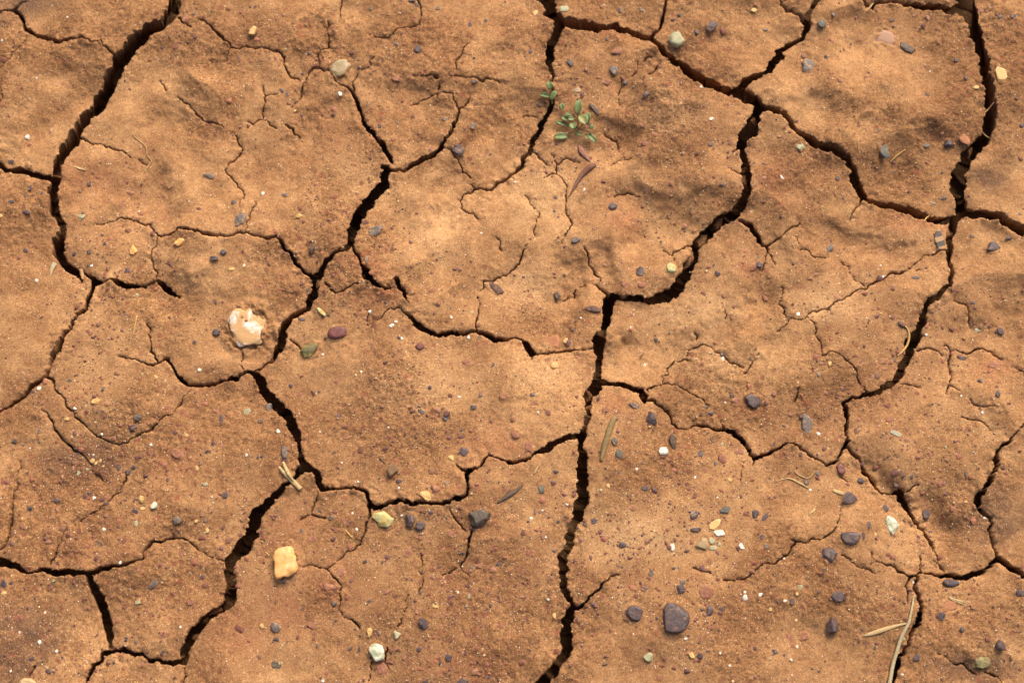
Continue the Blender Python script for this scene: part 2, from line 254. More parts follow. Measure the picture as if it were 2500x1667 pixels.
# ------------------------------------------------------------------ stones seen in the photograph (tile, colour, x,y,rx,ry[,angle])
COMMON = """
A P 1545,120,18,15 A P 1290,375,12,13 A R 1485,160,36,25 A P 75,1275,28,22 E P 680,128,20,18 A G 205,665,14,10 A W 545,150,9,9 A W 35,350,10,10 A W 300,635,9,8
B G 1140,365,25,14,-30 B R 1140,635,34,26 B P 840,548,14,14 B P 225,735,26,18,-30 B G 268,760,14,28,-30 B P 1000,1005,18,20 B G 1140,980,14,12 B G 1520,975,20,18 B P 1890,1228,14,12 B P 1725,200,18,28 B P 1850,172,16,14 B P 1260,15,35,18 B P 1295,45,25,15 B G 935,90,14,18 B G 1465,65,20,16 B W 685,745,18,22 B P 1765,695,25,14 B Y 325,885,12,11 B R 320,975,26,20 B W 70,1545,18,16 B G 250,1545,18,14 B P 440,435,15,13 B R 1020,500,12,8
C G 895,90,22,30 C P 1490,295,25,22 C P 1365,140,20,16 C P 935,678,24,20 C P 1095,795,34,17,40 C G 245,845,18,16 C P 1600,1190,22,18 C Y 1960,85,27,20 C P 785,350,14,13 C R 780,680,40,26 C P 180,450,16,18 C P 1260,740,14,8 C W 1525,750,12,10 C G 1060,80,30,18,-30 C P 540,785,13,10 C R 865,450,50,28 C Y 215,135,25,28 C W 1605,1005,22,14
D P 490,500,16,15 D P 1045,140,22,17 D P 1895,148,22,18 D P 1995,145,22,18 D P 1550,490,20,18 D P 1615,645,20,18 D P 1315,760,18,16 D G 1320,1148,32,20 D R 825,640,27,13,-30 D P 920,1055,25,14 D Y 1690,720,30,15 D V 290,1205,40,30 D P 605,1425,18,20 D W 145,1435,16,9,-45 D G 30,245,20,12 D P 2075,1000,22,22 D P 1885,188,12,10 D W 1345,565,8,8 D G 545,170,18,18
E P 240,195,22,25 E P 345,245,20,18 E G 205,262,14,12 E P 95,315,32,16,15 E P 225,395,35,17,-20 E Y 10,425,25,20 E P 195,680,24,20 E P 570,690,18,18 E P 695,690,22,20 E P 1785,720,34,26 E P 1015,850,28,22,-20 E W 718,800,13,12 E P 690,797,12,14 E V 628,400,32,22 E P 1870,315,25,20 E W 280,920,14,16 E V 1085,1040,20,16 E G 990,1207,25,12,30 E P 1715,1095,14,16 E P 1545,1412,18,13 E W 1950,815,11,13 E W 1090,350,9,10 E Y 1850,845,30,12 E R 300,1310,20,16 E R 620,1400,16,22 E P 830,630,14,12 E P 795,550,16,13 E R 950,300,60,16,60
F Y 365,418,32,18,20 F G 905,790,22,35 F P 380,1245,32,20,-25 F W 930,1192,16,14 F W 1105,1300,22,12,15 F W 1175,1402,25,12 F G 1800,1392,16,14 F R 1425,1045,32,22,-15 F R 1595,1065,25,12,30 F R 1440,1200,16,18 F V 1738,1195,16,12 F P 600,1215,18,10 F W 1710,1392,14,18 F P 1260,852,12,10 F P 120,640,13,12 F R 1325,1190,16,12 F W 1135,1272,14,10 F W 1575,1235,11,13 F R 1470,1130,32,26 F P 460,628,14,10 F W 1815,570,11,9 F G 240,245,26,16 F R 1660,1285,18,14
G P 370,375,14,14 G P 375,270,20,12,30 G P 1680,865,28,22 G R 1970,815,55,24,20 G P 125,893,14,10 G P 520,1315,16,14 G Y 465,1395,28,22 G P 1695,210,26,10,10 G R 1255,555,14,12 G P 1195,1375,25,15,-25 G W 610,205,10,14 G G 600,160,12,12 G W 1460,840,4,4 G W 585,1218,12,8 G W 60,145,12,8 G P 1230,600,12,10 G R 940,955,34,28 G P 450,868,18,9 G P 260,1135,12,9 G W 985,1280,9,10 G P 1300,1325,12,10 G W 1720,1540,20,14
H P 1985,578,30,14 H G 1705,545,18,16 H P 1240,895,40,18,-15 H G 545,670,58,28,45 H P 605,118,22,22 H G 1695,1100,28,14,10 H G 1385,290,24,13,-25 H G 1470,248,30,13,15 H P 1625,1535,32,20 H P 650,265,12,14 H G 1070,20,18,10 H W 150,135,16,10,-40 H R 970,660,20,15 H P 1050,980,14,12 H W 295,1195,20,17 H P 880,1028,14,10 H W 975,890,14,9,30 H V 1745,1305,28,16 H W 1330,1345,12,12 H P 855,1250,10,12 H G 2065,390,16,14 H P 255,790,12,16 H W 960,795,9,9
I P 1055,790,32,28 I G 815,480,20,20 I G 540,405,20,16 I Y 1228,388,22,18 I G 280,810,18,18 I P 85,885,24,18 I P 1700,925,22,22 I P 1760,725,20,36,15 I G 2070,740,20,17 I P 1000,1135,28,22 I P 925,1100,16,28 I P 1050,1100,22,17 I P 1650,985,18,15 I V 1635,1248,24,20,-20 I P 1790,1330,28,30 I P 420,1360,25,22 I P 215,1425,22,18 I W 728,1343,20,16 I W 790,1350,16,11 I P 1068,1455,26,30 I Y 1130,1435,22,18 I Y 1565,1540,18,14,45 I G 1633,1535,16,16 I V 1080,1555,16,25 I W 580,630,15,14 I W 295,470,22,18 I Y 510,710,24,14,-15 I Y 1480,850,18,14 I Y 1570,1120,20,18,-30 I G 155,915,16,13 I R 1320,628,22,15 I W 1195,925,17,13 I V 595,1140,15,22 I P 1075,1358,20,15 I P 1330,1205,14,16 I R 745,405,18,18 I P 1045,470,9,12 I W 1585,328,16,14 I R 1555,295,18,10 I P 1545,105,18,14 I W 1970,1015,12,14 I R 1295,1085,36,20,-20 I P 680,1310,24,16 I P 835,1395,26,18 I W 783,828,11,12 I Y 150,1508,11,13 I W 1695,1350,9,9 I W 470,1170,9,12 I Y 705,1040,24,20 I Y 735,1060,14,18 I V 665,1110,16,12 I R 630,1105,22,18 I R 570,1050,18,14 I Y 795,1085,10,9 I R 690,1130,14,12 I Y 770,1040,12,16 I P 585,985,16,12 I W 740,920,10,10 I W 710,990,9,9 I R 1480,690,22,14 I R 1760,930,24,18 I G 1600,1085,18,12 I R 1520,870,28,18 I R 320,585,16,20 I P 245,500,18,12 I W 205,940,8,8
J Y 1575,1040,28,24 J P 1160,1235,26,22 J P 50,745,22,15 J W 195,825,17,18 J P 65,1030,18,14 J P 35,1035,16,13 J P 680,705,20,22 J G 1340,675,26,19 J G 1325,630,14,13 J P 1755,640,26,24,20 J P 1525,730,24,18 J P 1405,485,18,18 J R 670,440,22,28,30 J R 1030,320,18,14 J R 1700,290,40,30 J R 1750,295,18,14 J R 1990,560,35,32 J P 1910,310,13,20 J G 1810,550,18,11,20 J P 290,455,18,16 J R 730,790,15,27 J P 520,508,12,10 J W 830,1225,9,12 J W 1160,1285,11,12 J P 1385,1290,12,10 J R 365,525,36,18,15 J R 1025,630,18,14 J W 525,830,8,8 J W 1075,800,9,9 J P 1210,852,8,9 J P 1655,820,14,20,-40 J R 915,820,18,12 J R 1780,875,20,26,-40 J R 2070,735,24,20 J R 1275,1130,20,14 J W 700,1075,9,9 J G 1545,1250,24,20 J W 860,360,9,12 J W 1640,560,16,9 J R 1605,155,12,10 J W 1095,0,14,11 J R 740,870,30,22 J W 550,215,12,11 J R 390,915,20,16 J P 935,1025,10,10
K R 975,715,32,28 K G 850,910,30,34 K P 1540,1005,26,28 K P 1495,1028,22,9,25 K P 1630,890,16,32 K R 1855,980,38,34 K P 190,550,30,20 K P 1090,1285,32,24,20 K G 880,1160,28,14 K G 1220,1195,14,11 K Y 370,300,30,28 K P 1620,665,30,12,-10 K P 1795,525,22,15 K P 2055,1505,22,42,-25 K G 217,1465,12,30 K R 1570,1130,22,18 K G 1590,620,22,12 K W 1720,230,18,14 K W 1100,272,12,12 K P 365,458,8,9 K W 240,685,11,9 K W 1745,578,10,10 K W 1025,1132,13,12 K R 1000,1445,26,24 K V 1720,915,15,18 K R 1545,940,18,14 K Y 798,1265,18,20 K V 740,1297,14,13 K R 160,950,40,60 K R 60,860,44,34 K R 210,620,44,18 K P 520,1315,12,10 K G 1015,1010,14,14 K G 1715,200,13,16 K W 1495,1190,11,10 K R 2070,580,18,22 K P 690,1530,28,17 K R 1620,1205,26,20 K R 1830,570,40,34 K G 960,1345,11,14 K P 1660,1075,15,18 K P 380,1155,28,16 K P 1915,1465,14,8 K W 278,1460,12,9 K R 780,660,34,36 K Y 1765,1210,24,18
L P 805,1205,28,26 L G 365,1220,26,20,-30 L G 455,1155,15,28,25 L P 1865,540,24,36 L G 455,368,16,18 L G 1750,425,32,18,-20 L P 1625,230,32,20 L P 1130,1180,15,15 L P 1197,1185,15,20 L P 1085,1245,28,18,-20 L P 1625,1170,10,30,10 L G 1745,945,16,9 L R 985,250,36,24 L Y 540,285,20,24 L R 95,525,30,20 L W 460,835,18,15 L R 1565,905,18,14 L P 955,868,12,9 L W 1750,680,11,14 L W 1590,545,10,10 L V 1465,950,10,12 L R 990,310,22,18 L P 1375,800,10,10 L P 185,770,18,12 L G 1080,235,14,18 L Y 1700,1090,10,8 L R 705,175,16,10 L P 655,480,20,10 L R 790,260,18,12,40 L R 240,680,26,16 L P 110,910,12,20,-30 L R 950,830,12,10
M P 790,455,28,17,-25 M P 375,1475,26,22 M P 240,1380,22,20 M P 1610,715,18,16 M V 1090,920,26,18 M W 818,335,18,14 M W 955,605,14,14 M Y 1650,350,16,22 M Y 25,850,25,18,15 M P 25,775,30,24 M V 425,750,14,14 M R 1290,965,22,16 M R 1520,920,40,22,15 M W 345,1000,10,9 M W 300,1240,18,20 M P 1290,1320,14,20,-20 M G 1015,818,14,10 M R 1440,540,26,18 M R 1300,1180,34,26 M P 995,1215,18,20 M G 1075,1240,18,16 M R 1110,665,28,16 M P 80,770,16,14 M W 80,1470,10,12 M W 1435,1120,12,12 M R 670,960,22,18 M R 910,1330,14,12 M W 440,1310,16,14 M W 145,1160,10,13 M R 920,1060,26,20
N G 165,1120,42,45 N Y 55,1110,25,22 N V 1140,1185,35,34 N Y 918,1160,24,42,-15 N P 1555,1365,30,30 N P 1320,1300,20,20 N P 920,912,20,11,20 N G 640,930,22,22 N Y 1450,960,28,15 N V 1715,880,13,28 N P 1885,950,18,18 N P 1950,618,20,16 N R 1400,440,20,22 N R 1225,520,38,36 N G 620,248,30,20 N G 375,348,18,16 N G 520,190,18,15 N R 690,690,40,46 N R 610,800,62,50 N P 1870,1520,24,10 N P 765,1290,18,18 N P 835,1290,12,22 N P 235,750,22,18 N G 1690,965,14,14 N G 1735,650,14,26 N G 505,1270,15,18 N R 470,1105,60,34,15 N R 460,420,38,28 N R 1330,410,26,20 N W 1160,20,11,11 N W 1180,235,11,9 N W 785,210,12,10 N P 1415,215,20,12 N R 1400,250,14,26 N R 710,270,20,40,20 N R 1570,380,26,26 N R 1270,970,18,14 N R 1800,630,30,22 N R 570,1485,22,16 N P 700,190,12,12 N P 800,1138,16,12 N W 820,340,12,12 N V 1490,1420,12,12 N Y 1985,435,12,10 N P 380,975,13,15 N P 885,600,18,16 N R 660,350,24,22 N R 1060,840,36,16,15 N P 1330,850,13,18 N W 1630,845,11,11 N W 545,1550,14,11 N G 1000,1165,18,18 N P 1375,1550,20,12 N R 1020,1450,60,50 N P 170,1215,28,22
O P 1610,995,28,48,-10 O P 1370,820,40,36 O P 915,470,32,28,-35 O V 1630,435,32,25 O V 1640,490,34,22 O W 1310,485,24,32 O W 1865,478,18,28,30 O P 2025,400,26,22 O G 2065,478,24,22 O G 1090,820,24,24 O G 1390,765,28,16 O G 1140,695,20,30,-40 O W 1890,885,26,24 O W 2015,862,20,16 O P 1700,980,20,24 O P 1545,985,14,18 O P 685,940,20,16 O Y 368,1035,18,27 O Y 1465,1345,30,24,-40 O P 1530,1350,26,26 O P 1975,1290,18,18 O W 1415,1215,15,11 O P 775,1420,26,11 O P 690,285,32,15,15 O P 615,300,15,20 O R 1215,1520,24,26 O P 1185,1055,14,13 O P 400,290,15,15 O W 185,258,16,13 O G 365,515,14,13 O R 1680,790,22,12 O R 590,420,16,16 O R 1035,605,12,11 O P 1320,655,18,16 O G 1360,650,9,14 O P 585,1275,18,9 O W 300,410,12,10 O W 1670,85,9,9 O V 1690,460,18,15 O W 1890,840,14,11 O R 975,490,14,14 O W 470,150,11,10 O W 320,905,12,11 O P 1685,1010,16,12 O R 1530,1215,16,22 O P 555,1055,12,10 O P 160,1300,10,10 O W 1690,1330,11,12 O W 1765,1430,13,11 O R 1140,835,14,12 O R 310,640,20,14 O G 910,645,12,10 O G 875,635,14,8,30
P P 805,395,18,30,-10 P P 995,165,30,35 P P 240,915,20,28 P P 450,842,17,13 P V 305,805,24,26 P Y 275,858,16,16 P W 180,912,20,10 P P 100,1318,28,24 P P 175,1345,14,12 P G 915,1280,13,20 P P 1230,1365,32,32 P P 1425,1040,38,36 P P 2035,855,38,32 P G 1585,1140,17,24 P P 850,310,18,32,-15 P R 340,1185,36,42 P P 1380,350,18,12 P W 285,1275,14,12 P P 125,920,14,15 P Y 65,980,16,16 P W 235,1380,13,12 P W 1215,760,11,12 P R 570,430,18,18 P R 190,630,14,16 P P 470,1470,18,10,30 P W 395,20,12,10 P W 1120,1498,15,8 P R 1420,1215,18,12 P P 1690,750,12,14 P V 1135,1215,18,16 P R 1060,560,24,20 P P 820,1135,10,9 P R 520,870,5,5 P P 2030,1105,8,12 P R 225,1215,24,20 P Y 275,1065,14,12 P R 780,560,14,11 P W 180,575,11,10 P W 1770,255,12,10 P Y 1630,120,18,12 P P 550,900,10,8
"""
U = [  # name, label, category, tile, x, y, rx, ry, angle, material, height factor, sunk, extra
 ('stone', 'large lumpy white and tan stone half buried beside a wide crack', 'stone', 'F', -60, 1300, 185, 180, -18, 'big_white', 0.21, 0.56, dict(sub=4, facets=5, rough=0.16, outline=[1, 1, .8, .95, .72, .98, 1, 1, .95, 1, .9, 1])),
 ('stone', 'glossy orange translucent quartz lump with notched outline', 'stone', 'N', 255, 610, 112, 140, 0, 'orange', 0.50, 0.20, dict(sub=4, facets=4, rough=0.13, flat=0.55, outline=[.98, .9, 1, .95, 1.05, 1, .9, 1, 1.2, .82, .85, 1.05])),
 ('stone', 'biggest flat dark plum stone, smooth with a rounded outline', 'stone', 'O', 1335, 1050, 118, 124, 0, 'P', 0.34, 0.36, dict(sub=4, facets=3, flat=0.35, rough=0.035, outline=[1, .98, .97, 1, 1, .85, .9, .97, 1.02, 1, 1, 1])),
 ('stone', 'blocky dark plum stone beside the biggest plum stone', 'stone', 'O', 1005, 1015, 75, 68, -6, 'P', 0.62, 0.32, dict(facets=9, rough=0.03, cut=(.68, .85))),
 ('stone', 'smooth oval maroon stone near the green block', 'stone', 'F', 670, 1355, 88, 55, 8, 'maroon', 0.6, 0.36, dict(facets=2, rough=0.04)),
 ('stone', 'olive green and yellow block-shaped stone', 'stone', 'F', 445, 1480, 88, 60, 25, 'olive', 0.75, 0.40, dict(facets=10, rough=0.03, cut=(.60, .80))),
 ('stone', 'charcoal grey three-cornered stone standing proud of the mud', 'stone', 'N', 1800, 260, 98, 78, -5, 'dark', 0.75, 0.25, dict(facets=9, rough=0.03, cut=(.55, .8), outline=[1, .9, .85, .85, .9, 1, .85, .75, .95, 1, .9, .85])),
 ('stone', 'pale lime and yellow wedge-shaped stone at the end of a crack', 'stone', 'N', 1030, 262, 98, 66, -8, 'lime', 0.6, 0.28, dict(facets=10, rough=0.06, cut=(.55, .85), outline=[1, 1, .95, .9, .85, .9, 1, .75, .7, 1, 1.05, 1])),
 ('stone', 'glossy dark plum stone touching a flatter plum stone', 'stone', 'N', 1250, 275, 48, 56, 10, 'P', 0.7, 0.25, dict(facets=6, rough=0.07)),
 ('stone', 'flatter dark plum stone touching a glossy plum stone', 'stone', 'N', 1330, 318, 48, 37, 10, 'P', 0.5, 0.32, dict(facets=5, rough=0.06)),
 ('stone', 'knobbly pale mint and white stone between hairline cracks', 'stone', 'N', 985, 1320, 62, 82, 28, 'mint', 0.7, 0.25, dict(sub=4, facets=4, rough=0.13)),
 ('stone', 'angular dark plum pebble with one pointed side', 'stone', 'N', 1355, 1095, 46, 44, 0, 'P', 0.62, 0.28, dict(facets=9, rough=0.03, cut=(.55, .85))),
 ('stone', 'low brownish grey stone nearly buried in reddish mud', 'stone', 'N', 160, 1420, 56, 32, -5, 'dark', 0.4, 0.62, dict(rough=0.05)),
 ('stone', 'broad dark plum stone beyond the small plum slivers on reddish mud', 'stone', 'N', 1670, 1562, 50, 30, 0, 'P', 0.6, 0.35, dict()),
 ('stone', 'rounded rusty brown lump buried above two plum stones', 'stone', 'O', 1575, 850, 62, 66, 0, 'R', 0.5, 0.60, dict(rough=0.12)),
 ('stone', 'bone-shaped long dark plum pebble', 'stone', 'O', 1495, 345, 54, 18, 8, 'P', 0.8, 0.35, dict(facets=3, rough=0.1)),
 ('stone', 'dark greenish grey slate wedge above the orange quartz chip', 'stone', 'O', 1735, 188, 52, 30, 15, 'teal', 0.6, 0.35, dict(facets=9)),
 ('stone', 'long translucent amber quartz chip beside pale quartz', 'stone', 'O', 1655, 300, 62, 34, 35, 'orange', 0.6, 0.48, dict(facets=6)),
 ('stone', 'pale cream quartz chip beside the amber chip', 'stone', 'O', 1690, 372, 52, 27, 0, 'W', 0.6, 0.42, dict(facets=6)),
 ('stone', 'largest glassy greenish quartz pebble in a small cluster', 'stone', 'O', 1545, 467, 56, 50, 20, 'glass', 0.7, 0.35, dict(facets=6)),
 ('stone', 'dull pale green blocky pebble on grit', 'stone', 'O', 1115, 1362, 46, 38, 0, 'V', 0.6, 0.4, dict(facets=9, cut=(.6, .8))),
 ('stone', 'rounded grey speckled pebble on grit beside the slate wedge', 'stone', 'O', 1485, 228, 38, 40, 0, 'G', 0.6, 0.42, dict()),
 ('stone', 'rough-skinned oval plum stone with pitted top', 'stone', 'P', 700, 415, 86, 58, 0, 'P', 0.55, 0.36, dict(sub=4, rough=0.07)),
 ('stone', 'plum stone with a muddy hollow, ring-shaped', 'stone', 'P', 535, 548, 72, 64, 10, 'P', 0.5, 0.5, dict(sub=4, rough=0.06)),
 ('stone', 'broad plum stone with notched lower edge beside a straw chip', 'stone', 'P', 695, 92, 68, 52, 15, 'P', 0.55, 0.36, dict(sub=4, facets=8, rough=0.05)),
 ('stone', 'tan and pale green lumpy stone with a pointed lower end', 'stone', 'P', 1045, 308, 60, 82, 0, 'mint', 0.55, 0.4, dict(sub=4, rough=0.12, outline=[1, .95, .9, .95, 1, 1, .9, .8, .85, 1, .8, .9])),
 ('stone', 'bluish plum stone at the mouth of a small burrow', 'stone', 'P', 1335, 205, 38, 48, -15, 'P', 0.7, 0.4, dict()),
 ('stone', 'long smooth plum stone bridging the edge of a crack', 'stone', 'P', 1505, 772, 74, 34, -4, 'P', 0.85, 0.25, dict(facets=2, rough=0.03)),
 ('stone', 'wedge-shaped dull plum stone above a pyramid-shaped one', 'stone', 'P', 615, 880, 70, 48, -5, 'P', 0.55, 0.38, dict(facets=9, cut=(.5, .8))),
 ('stone', 'pyramid-shaped sharp dark plum stone', 'stone', 'P', 575, 1095, 56, 74, 0, 'P', 0.9, 0.2, dict(facets=10, rough=0.02, cut=(.45, .7))),
 ('stone', 'squarish near-black plum stone across the crack from the grass stalk', 'stone', 'P', 1885, 1268, 44, 48, 12, 'P', 0.7, 0.3, dict(facets=10, rough=0.02, cut=(.58, .75))),
 ('stone', 'large dull olive stone nearly buried in shaded mud', 'stone', 'P', 1755, 1392, 78, 58, 5, 'olive', 0.45, 0.58, dict(rough=0.05)),
 ('stone', 'broad rusty orange lump under a frayed straw', 'stone', 'P', 1475, 965, 80, 50, 10, 'terra', 0.32, 0.66, dict(rough=0.1)),
 ('stone', 'large greenish grey translucent quartz stone with a hollow', 'stone', 'B', 690, 548, 98, 76, 15, 'glass', 0.42, 0.52, dict(sub=4, facets=4, rough=0.12)),
 ('stone', 'pale yellow angular stone alone on shaded mud', 'stone', 'A', 2020, 264, 48, 38, 25, 'Y', 0.75, 0.25, dict(facets=10, rough=0.03, cut=(.5, .8))),
 ('stone', 'round cream pebble on shaded mud beside a deep crack', 'stone', 'A', 205, 1080, 22, 23, 0, 'W', 0.7, 0.35, dict()),
 ('stone', 'dark leaf-shaped slate flake below a hairline crack', 'stone', 'A', 1660, 1395, 54, 22, -18, 'G', 0.6, 0.35, dict()),
 ('stone', 'teardrop plum pebble on the upper plate of mud', 'stone', 'B', 1310, 407, 32, 38, -35, 'P', 0.55, 0.35, dict()),
 ('stone', 'grey knobbly pebble on a ridge of mud', 'stone', 'B', 1745, 1027, 34, 30, 0, 'G', 0.7, 0.35, dict(rough=0.1)),
 ('stone', 'crescent-shaped plum pebble on a ridge of mud', 'stone', 'B', 1635, 1222, 54, 48, -40, 'P', 0.4, 0.4, dict(sub=4, outline=[1, .95, .6, .5, .8, 1, 1, 1, 1, 1, 1, 1])),
 ('stone', 'pale green stone beside the deep crack corner', 'stone', 'C', 445, 107, 46, 36, 0, 'V', 0.65, 0.4, dict()),
 ('stone', 'rounded pale green pebble at the rim of a deep crack', 'stone', 'C', 1330, 367, 64, 68, 30, 'V', 0.75, 0.35, dict(sub=4, facets=3, rough=0.07)),
 ('stone', 'big flat plum flake beside the round green pebble', 'stone', 'C', 1615, 245, 46, 54, -25, 'P', 0.4, 0.38, dict()),
 ('stone', 'four-sided plum flake on the seedling plate of pale mud', 'stone', 'C', 495, 545, 34, 34, 10, 'P', 0.45, 0.38, dict(facets=10, cut=(.55, .75))),
 ('stone', 'flat ragged grey slate flake on pale mud', 'stone', 'C', 838, 592, 42, 40, -30, 'G', 0.25, 0.45, dict(rough=0.12)),
 ('stone', 'faint translucent quartz pebble in pale mud', 'stone', 'C', 550, 742, 38, 24, 5, 'glass', 0.4, 0.55, dict()),
 ('bark_chip', 'dark splinter of bark beside the green seedling', 'bark', 'C', 690, 890, 66, 22, -52, 'husk', 0.7, 0.3, dict(facets=9, rough=0.06)),
 ('stone', 'rectangular slate flake with a broken lower corner', 'stone', 'D', 355, 565, 50, 66, 2, 'G', 0.22, 0.40, dict(facets=4, rough=0.02, outline=[1, 1.25, 1, 1.22, 1, 1.25, 1, 1.0])),
 ('stone', 'dark teal stone in a hollow of shaded mud', 'stone', 'D', 455, 243, 36, 40, 0, 'teal', 0.6, 0.4, dict(facets=8)),
 ('stone', 'large smooth pale pinkish stone set in the mud', 'stone', 'D', 990, 288, 92, 82, 0, 'pink', 0.30, 0.55, dict(sub=4, facets=3, rough=0.05)),
 ('dry_leaf', 'dark curled dry leaf beside the pale pinkish stone', 'leaf', 'D', 1172, 368, 76, 40, -38, 'husk', 0.6, 0.3, dict(sub=4, rough=0.16)),
 ('stone', 'faceted near-black plum pebble beside a brick-red chip', 'stone', 'D', 1500, 1130, 40, 34, 0, 'P', 0.8, 0.25, dict()),
 ('stone', 'brick-red angular chip on the rim of a deep crack', 'stone', 'D', 1620, 1112, 42, 54, 25, 'terra', 0.35, 0.45, dict(facets=9, cut=(.55, .8))),
 ('stone', 'yellow-brown stone embedded in the far crack wall', 'stone', 'D', 1895, 622, 52, 78, 15, 'Y', 0.4, 0.62, dict(facets=6)),
 ('stone', 'greenish grey pointed flake beside a thin straw', 'stone', 'D', 972, 1195, 44, 82, 25, 'teal', 0.35, 0.4, dict(facets=8, outline=[1, .8, .75, 1, .9, .8, .8, 1, .9, .9, 1, .9])),
 ('stone', 'upright orange-yellow chip on red-speckled mud', 'stone', 'E', 1065, 682, 36, 46, -4, 'orange', 0.6, 0.3, dict(facets=10, cut=(.55, .75), rough=0.02)),
 ('stone', 'slanting pale orange chip below a stepped crack', 'stone', 'E', 1440, 636, 50, 28, 40, 'orange', 0.6, 0.3, dict(facets=9, cut=(.55, .8))),
 ('stone', 'oval dark plum pebble near a faint buried one', 'stone', 'E', 1720, 775, 37, 24, -5, 'P', 0.8, 0.25, dict(facets=3)),
 ('stone', 'triangular grey slate flake pointing down at a crack', 'stone', 'E', 1928, 470, 50, 70, 0, 'G', 0.22, 0.40, dict(facets=4, outline=[.85, 1, .95, .95, 1, .8, .7, .75, 1.05, .7, .65, .7])),
 ('stone', 'dark plum pebble beside the large white and tan stone', 'stone', 'E', 1720, 1332, 38, 32, 0, 'P', 0.7, 0.28, dict(facets=5)),
 ('stone', 'long dark slate flake with a cracked middle', 'stone', 'F', 975, 550, 78, 40, 28, 'G', 0.4, 0.35, dict(facets=9, cut=(.6, .85))),
 ('seed', 'dark beetle-shaped seed on mottled mud', 'seed', 'F', 470, 690, 26, 44, -18, 'husk', 0.9, 0.25, dict(facets=2, rough=0.06)),
 ('stone', 'yellow splinter of stone at the lip of a wide crack', 'stone', 'F', 540, 1190, 52, 17, -42, 'lime', 0.9, 0.3, dict(facets=8)),
 ('stone', 'maroon wedge-shaped chip with a small companion', 'stone', 'F', 1330, 1465, 40, 34, -25, 'maroon', 0.6, 0.35, dict(facets=9, cut=(.5, .8))),
 ('bark_chip', 'dark frayed bark chip beside a hairline crack', 'bark', 'F', 1920, 985, 88, 36, -32, 'bark', 0.4, 0.35, dict(sub=4, rough=0.14)),
 ('stone', 'dark plum pebble on the hollowed plate', 'stone', 'G', 838, 332, 44, 30, 5, 'P', 0.6, 0.38, dict()),
 ('stone', 'dull plum pebble on the rounded lip of mud', 'stone', 'G', 1060, 850, 40, 46, 0, 'P', 0.55, 0.42, dict(facets=9)),
 ('stone', 'pale yellow pitted stone at the rim above a deep crack', 'stone', 'G', 1305, 838, 44, 46, 0, 'lime', 0.7, 0.35, dict(sub=4, rough=0.12)),
 ('stone', 'grey and white split chip above a dark pit', 'stone', 'G', 540, 610, 42, 30, 30, 'G', 0.5, 0.4, dict(facets=9)),
 ('seed', 'dark wrinkled husk above the crack edge', 'seed', 'G', 395, 1030, 28, 42, 30, 'husk', 0.7, 0.35, dict(rough=0.12)),
 ('seed', 'brown pointed seed husk at the edge of a wide crack', 'seed', 'G', 680, 1156, 78, 34, -8, 'bark', 0.7, 0.38, dict(sub=4, rough=0.09)),
 ('stone', 'plum pebble beside a short crack on the ridged plate', 'stone', 'G', 2010, 800, 32, 27, 0, 'P', 0.6, 0.4, dict()),
 ('stone', 'terracotta square fragment set flush in pale mud', 'stone', 'K', 350, 108, 74, 62, 3, 'terra', 0.25, 0.62, dict(facets=4, rough=0.03, outline=[1, 1.25, 1, 1.25, 1, 1.25, 1, 1.25])),
 ('stone', 'split plum stone with a dusty seam', 'stone', 'H', 1860, 645, 60, 46, 20, 'P', 0.5, 0.35, dict(facets=9, cut=(.55, .85))),
 ('stone', 'black and tan banded stone at the corner of a plate', 'stone', 'H', 1432, 582, 48, 92, 8, 'band', 0.5, 0.4, dict(sub=4, facets=6)),
 ('stone', 'rounded dull plum pebble above a long curved hairline crack', 'stone', 'H', 1935, 1310, 32, 36, 0, 'P', 0.5, 0.42, dict()),
 ('seed', 'striped brown seed beside a golden curled straw', 'seed', 'H', 1125, 1265, 42, 17, -35, 'bark', 0.9, 0.3, dict(facets=2)),
 ('stone', 'round charcoal pebble with pale veins above a curved hairline crack', 'stone', 'I', 1090, 710, 37, 34, 20, 'dark', 0.7, 0.35, dict()),
 ('stone', 'flat orange pebble on the mounded plate', 'stone', 'I', 755, 580, 40, 26, 15, 'orange', 0.45, 0.45, dict()),
 ('stone', 'pale greenish square chip on orange mud', 'stone', 'I', 1965, 660, 32, 26, 40, 'V', 0.4, 0.4, dict(facets=9)),
 ('stone', 'buried rust red lump amid white grains', 'stone', 'I', 1410, 1000, 58, 42, -10, 'R', 0.45, 0.58, dict(rough=0.1)),
 ('stone', 'upright amber pebble beside a small plum one', 'stone', 'I', 1122, 1360, 24, 34, 0, 'Y', 0.8, 0.3, dict()),
 ('stone', 'pale green pebble beside an upright amber pebble', 'stone', 'I', 1223, 1415, 28, 32, -30, 'mint', 0.8, 0.3, dict()),
 ('stone', 'faceted grey-blue pebble above a curving crack', 'stone', 'I', 1412, 1530, 42, 37, 0, 'G', 0.6, 0.38, dict(facets=9)),
 ('stone', 'dull plum-brown flake near the crumbled plate edge', 'stone', 'J', 1680, 992, 40, 40, 20, 'P', 0.35, 0.45, dict(facets=8)),
 ('stone', 'mottled brown oval nodule on the central plate', 'stone', 'J', 1110, 1145, 48, 60, -20, 'brown', 0.7, 0.32, dict(rough=0.07)),
 ('stone', 'rust red oval stone beside a cream stone at the plate edge', 'stone', 'J', 1455, 1295, 52, 36, -25, 'R', 0.7, 0.38, dict()),
 ('stone', 'cream yellow stone at the lip of the central plate', 'stone', 'J', 1372, 1350, 56, 40, -15, 'Y', 0.6, 0.42, dict(facets=8)),
 ('stone', 'grey translucent stone on the rim of a diagonal crack', 'stone', 'J', 115, 630, 40, 40, -40, 'G', 0.6, 0.42, dict()),
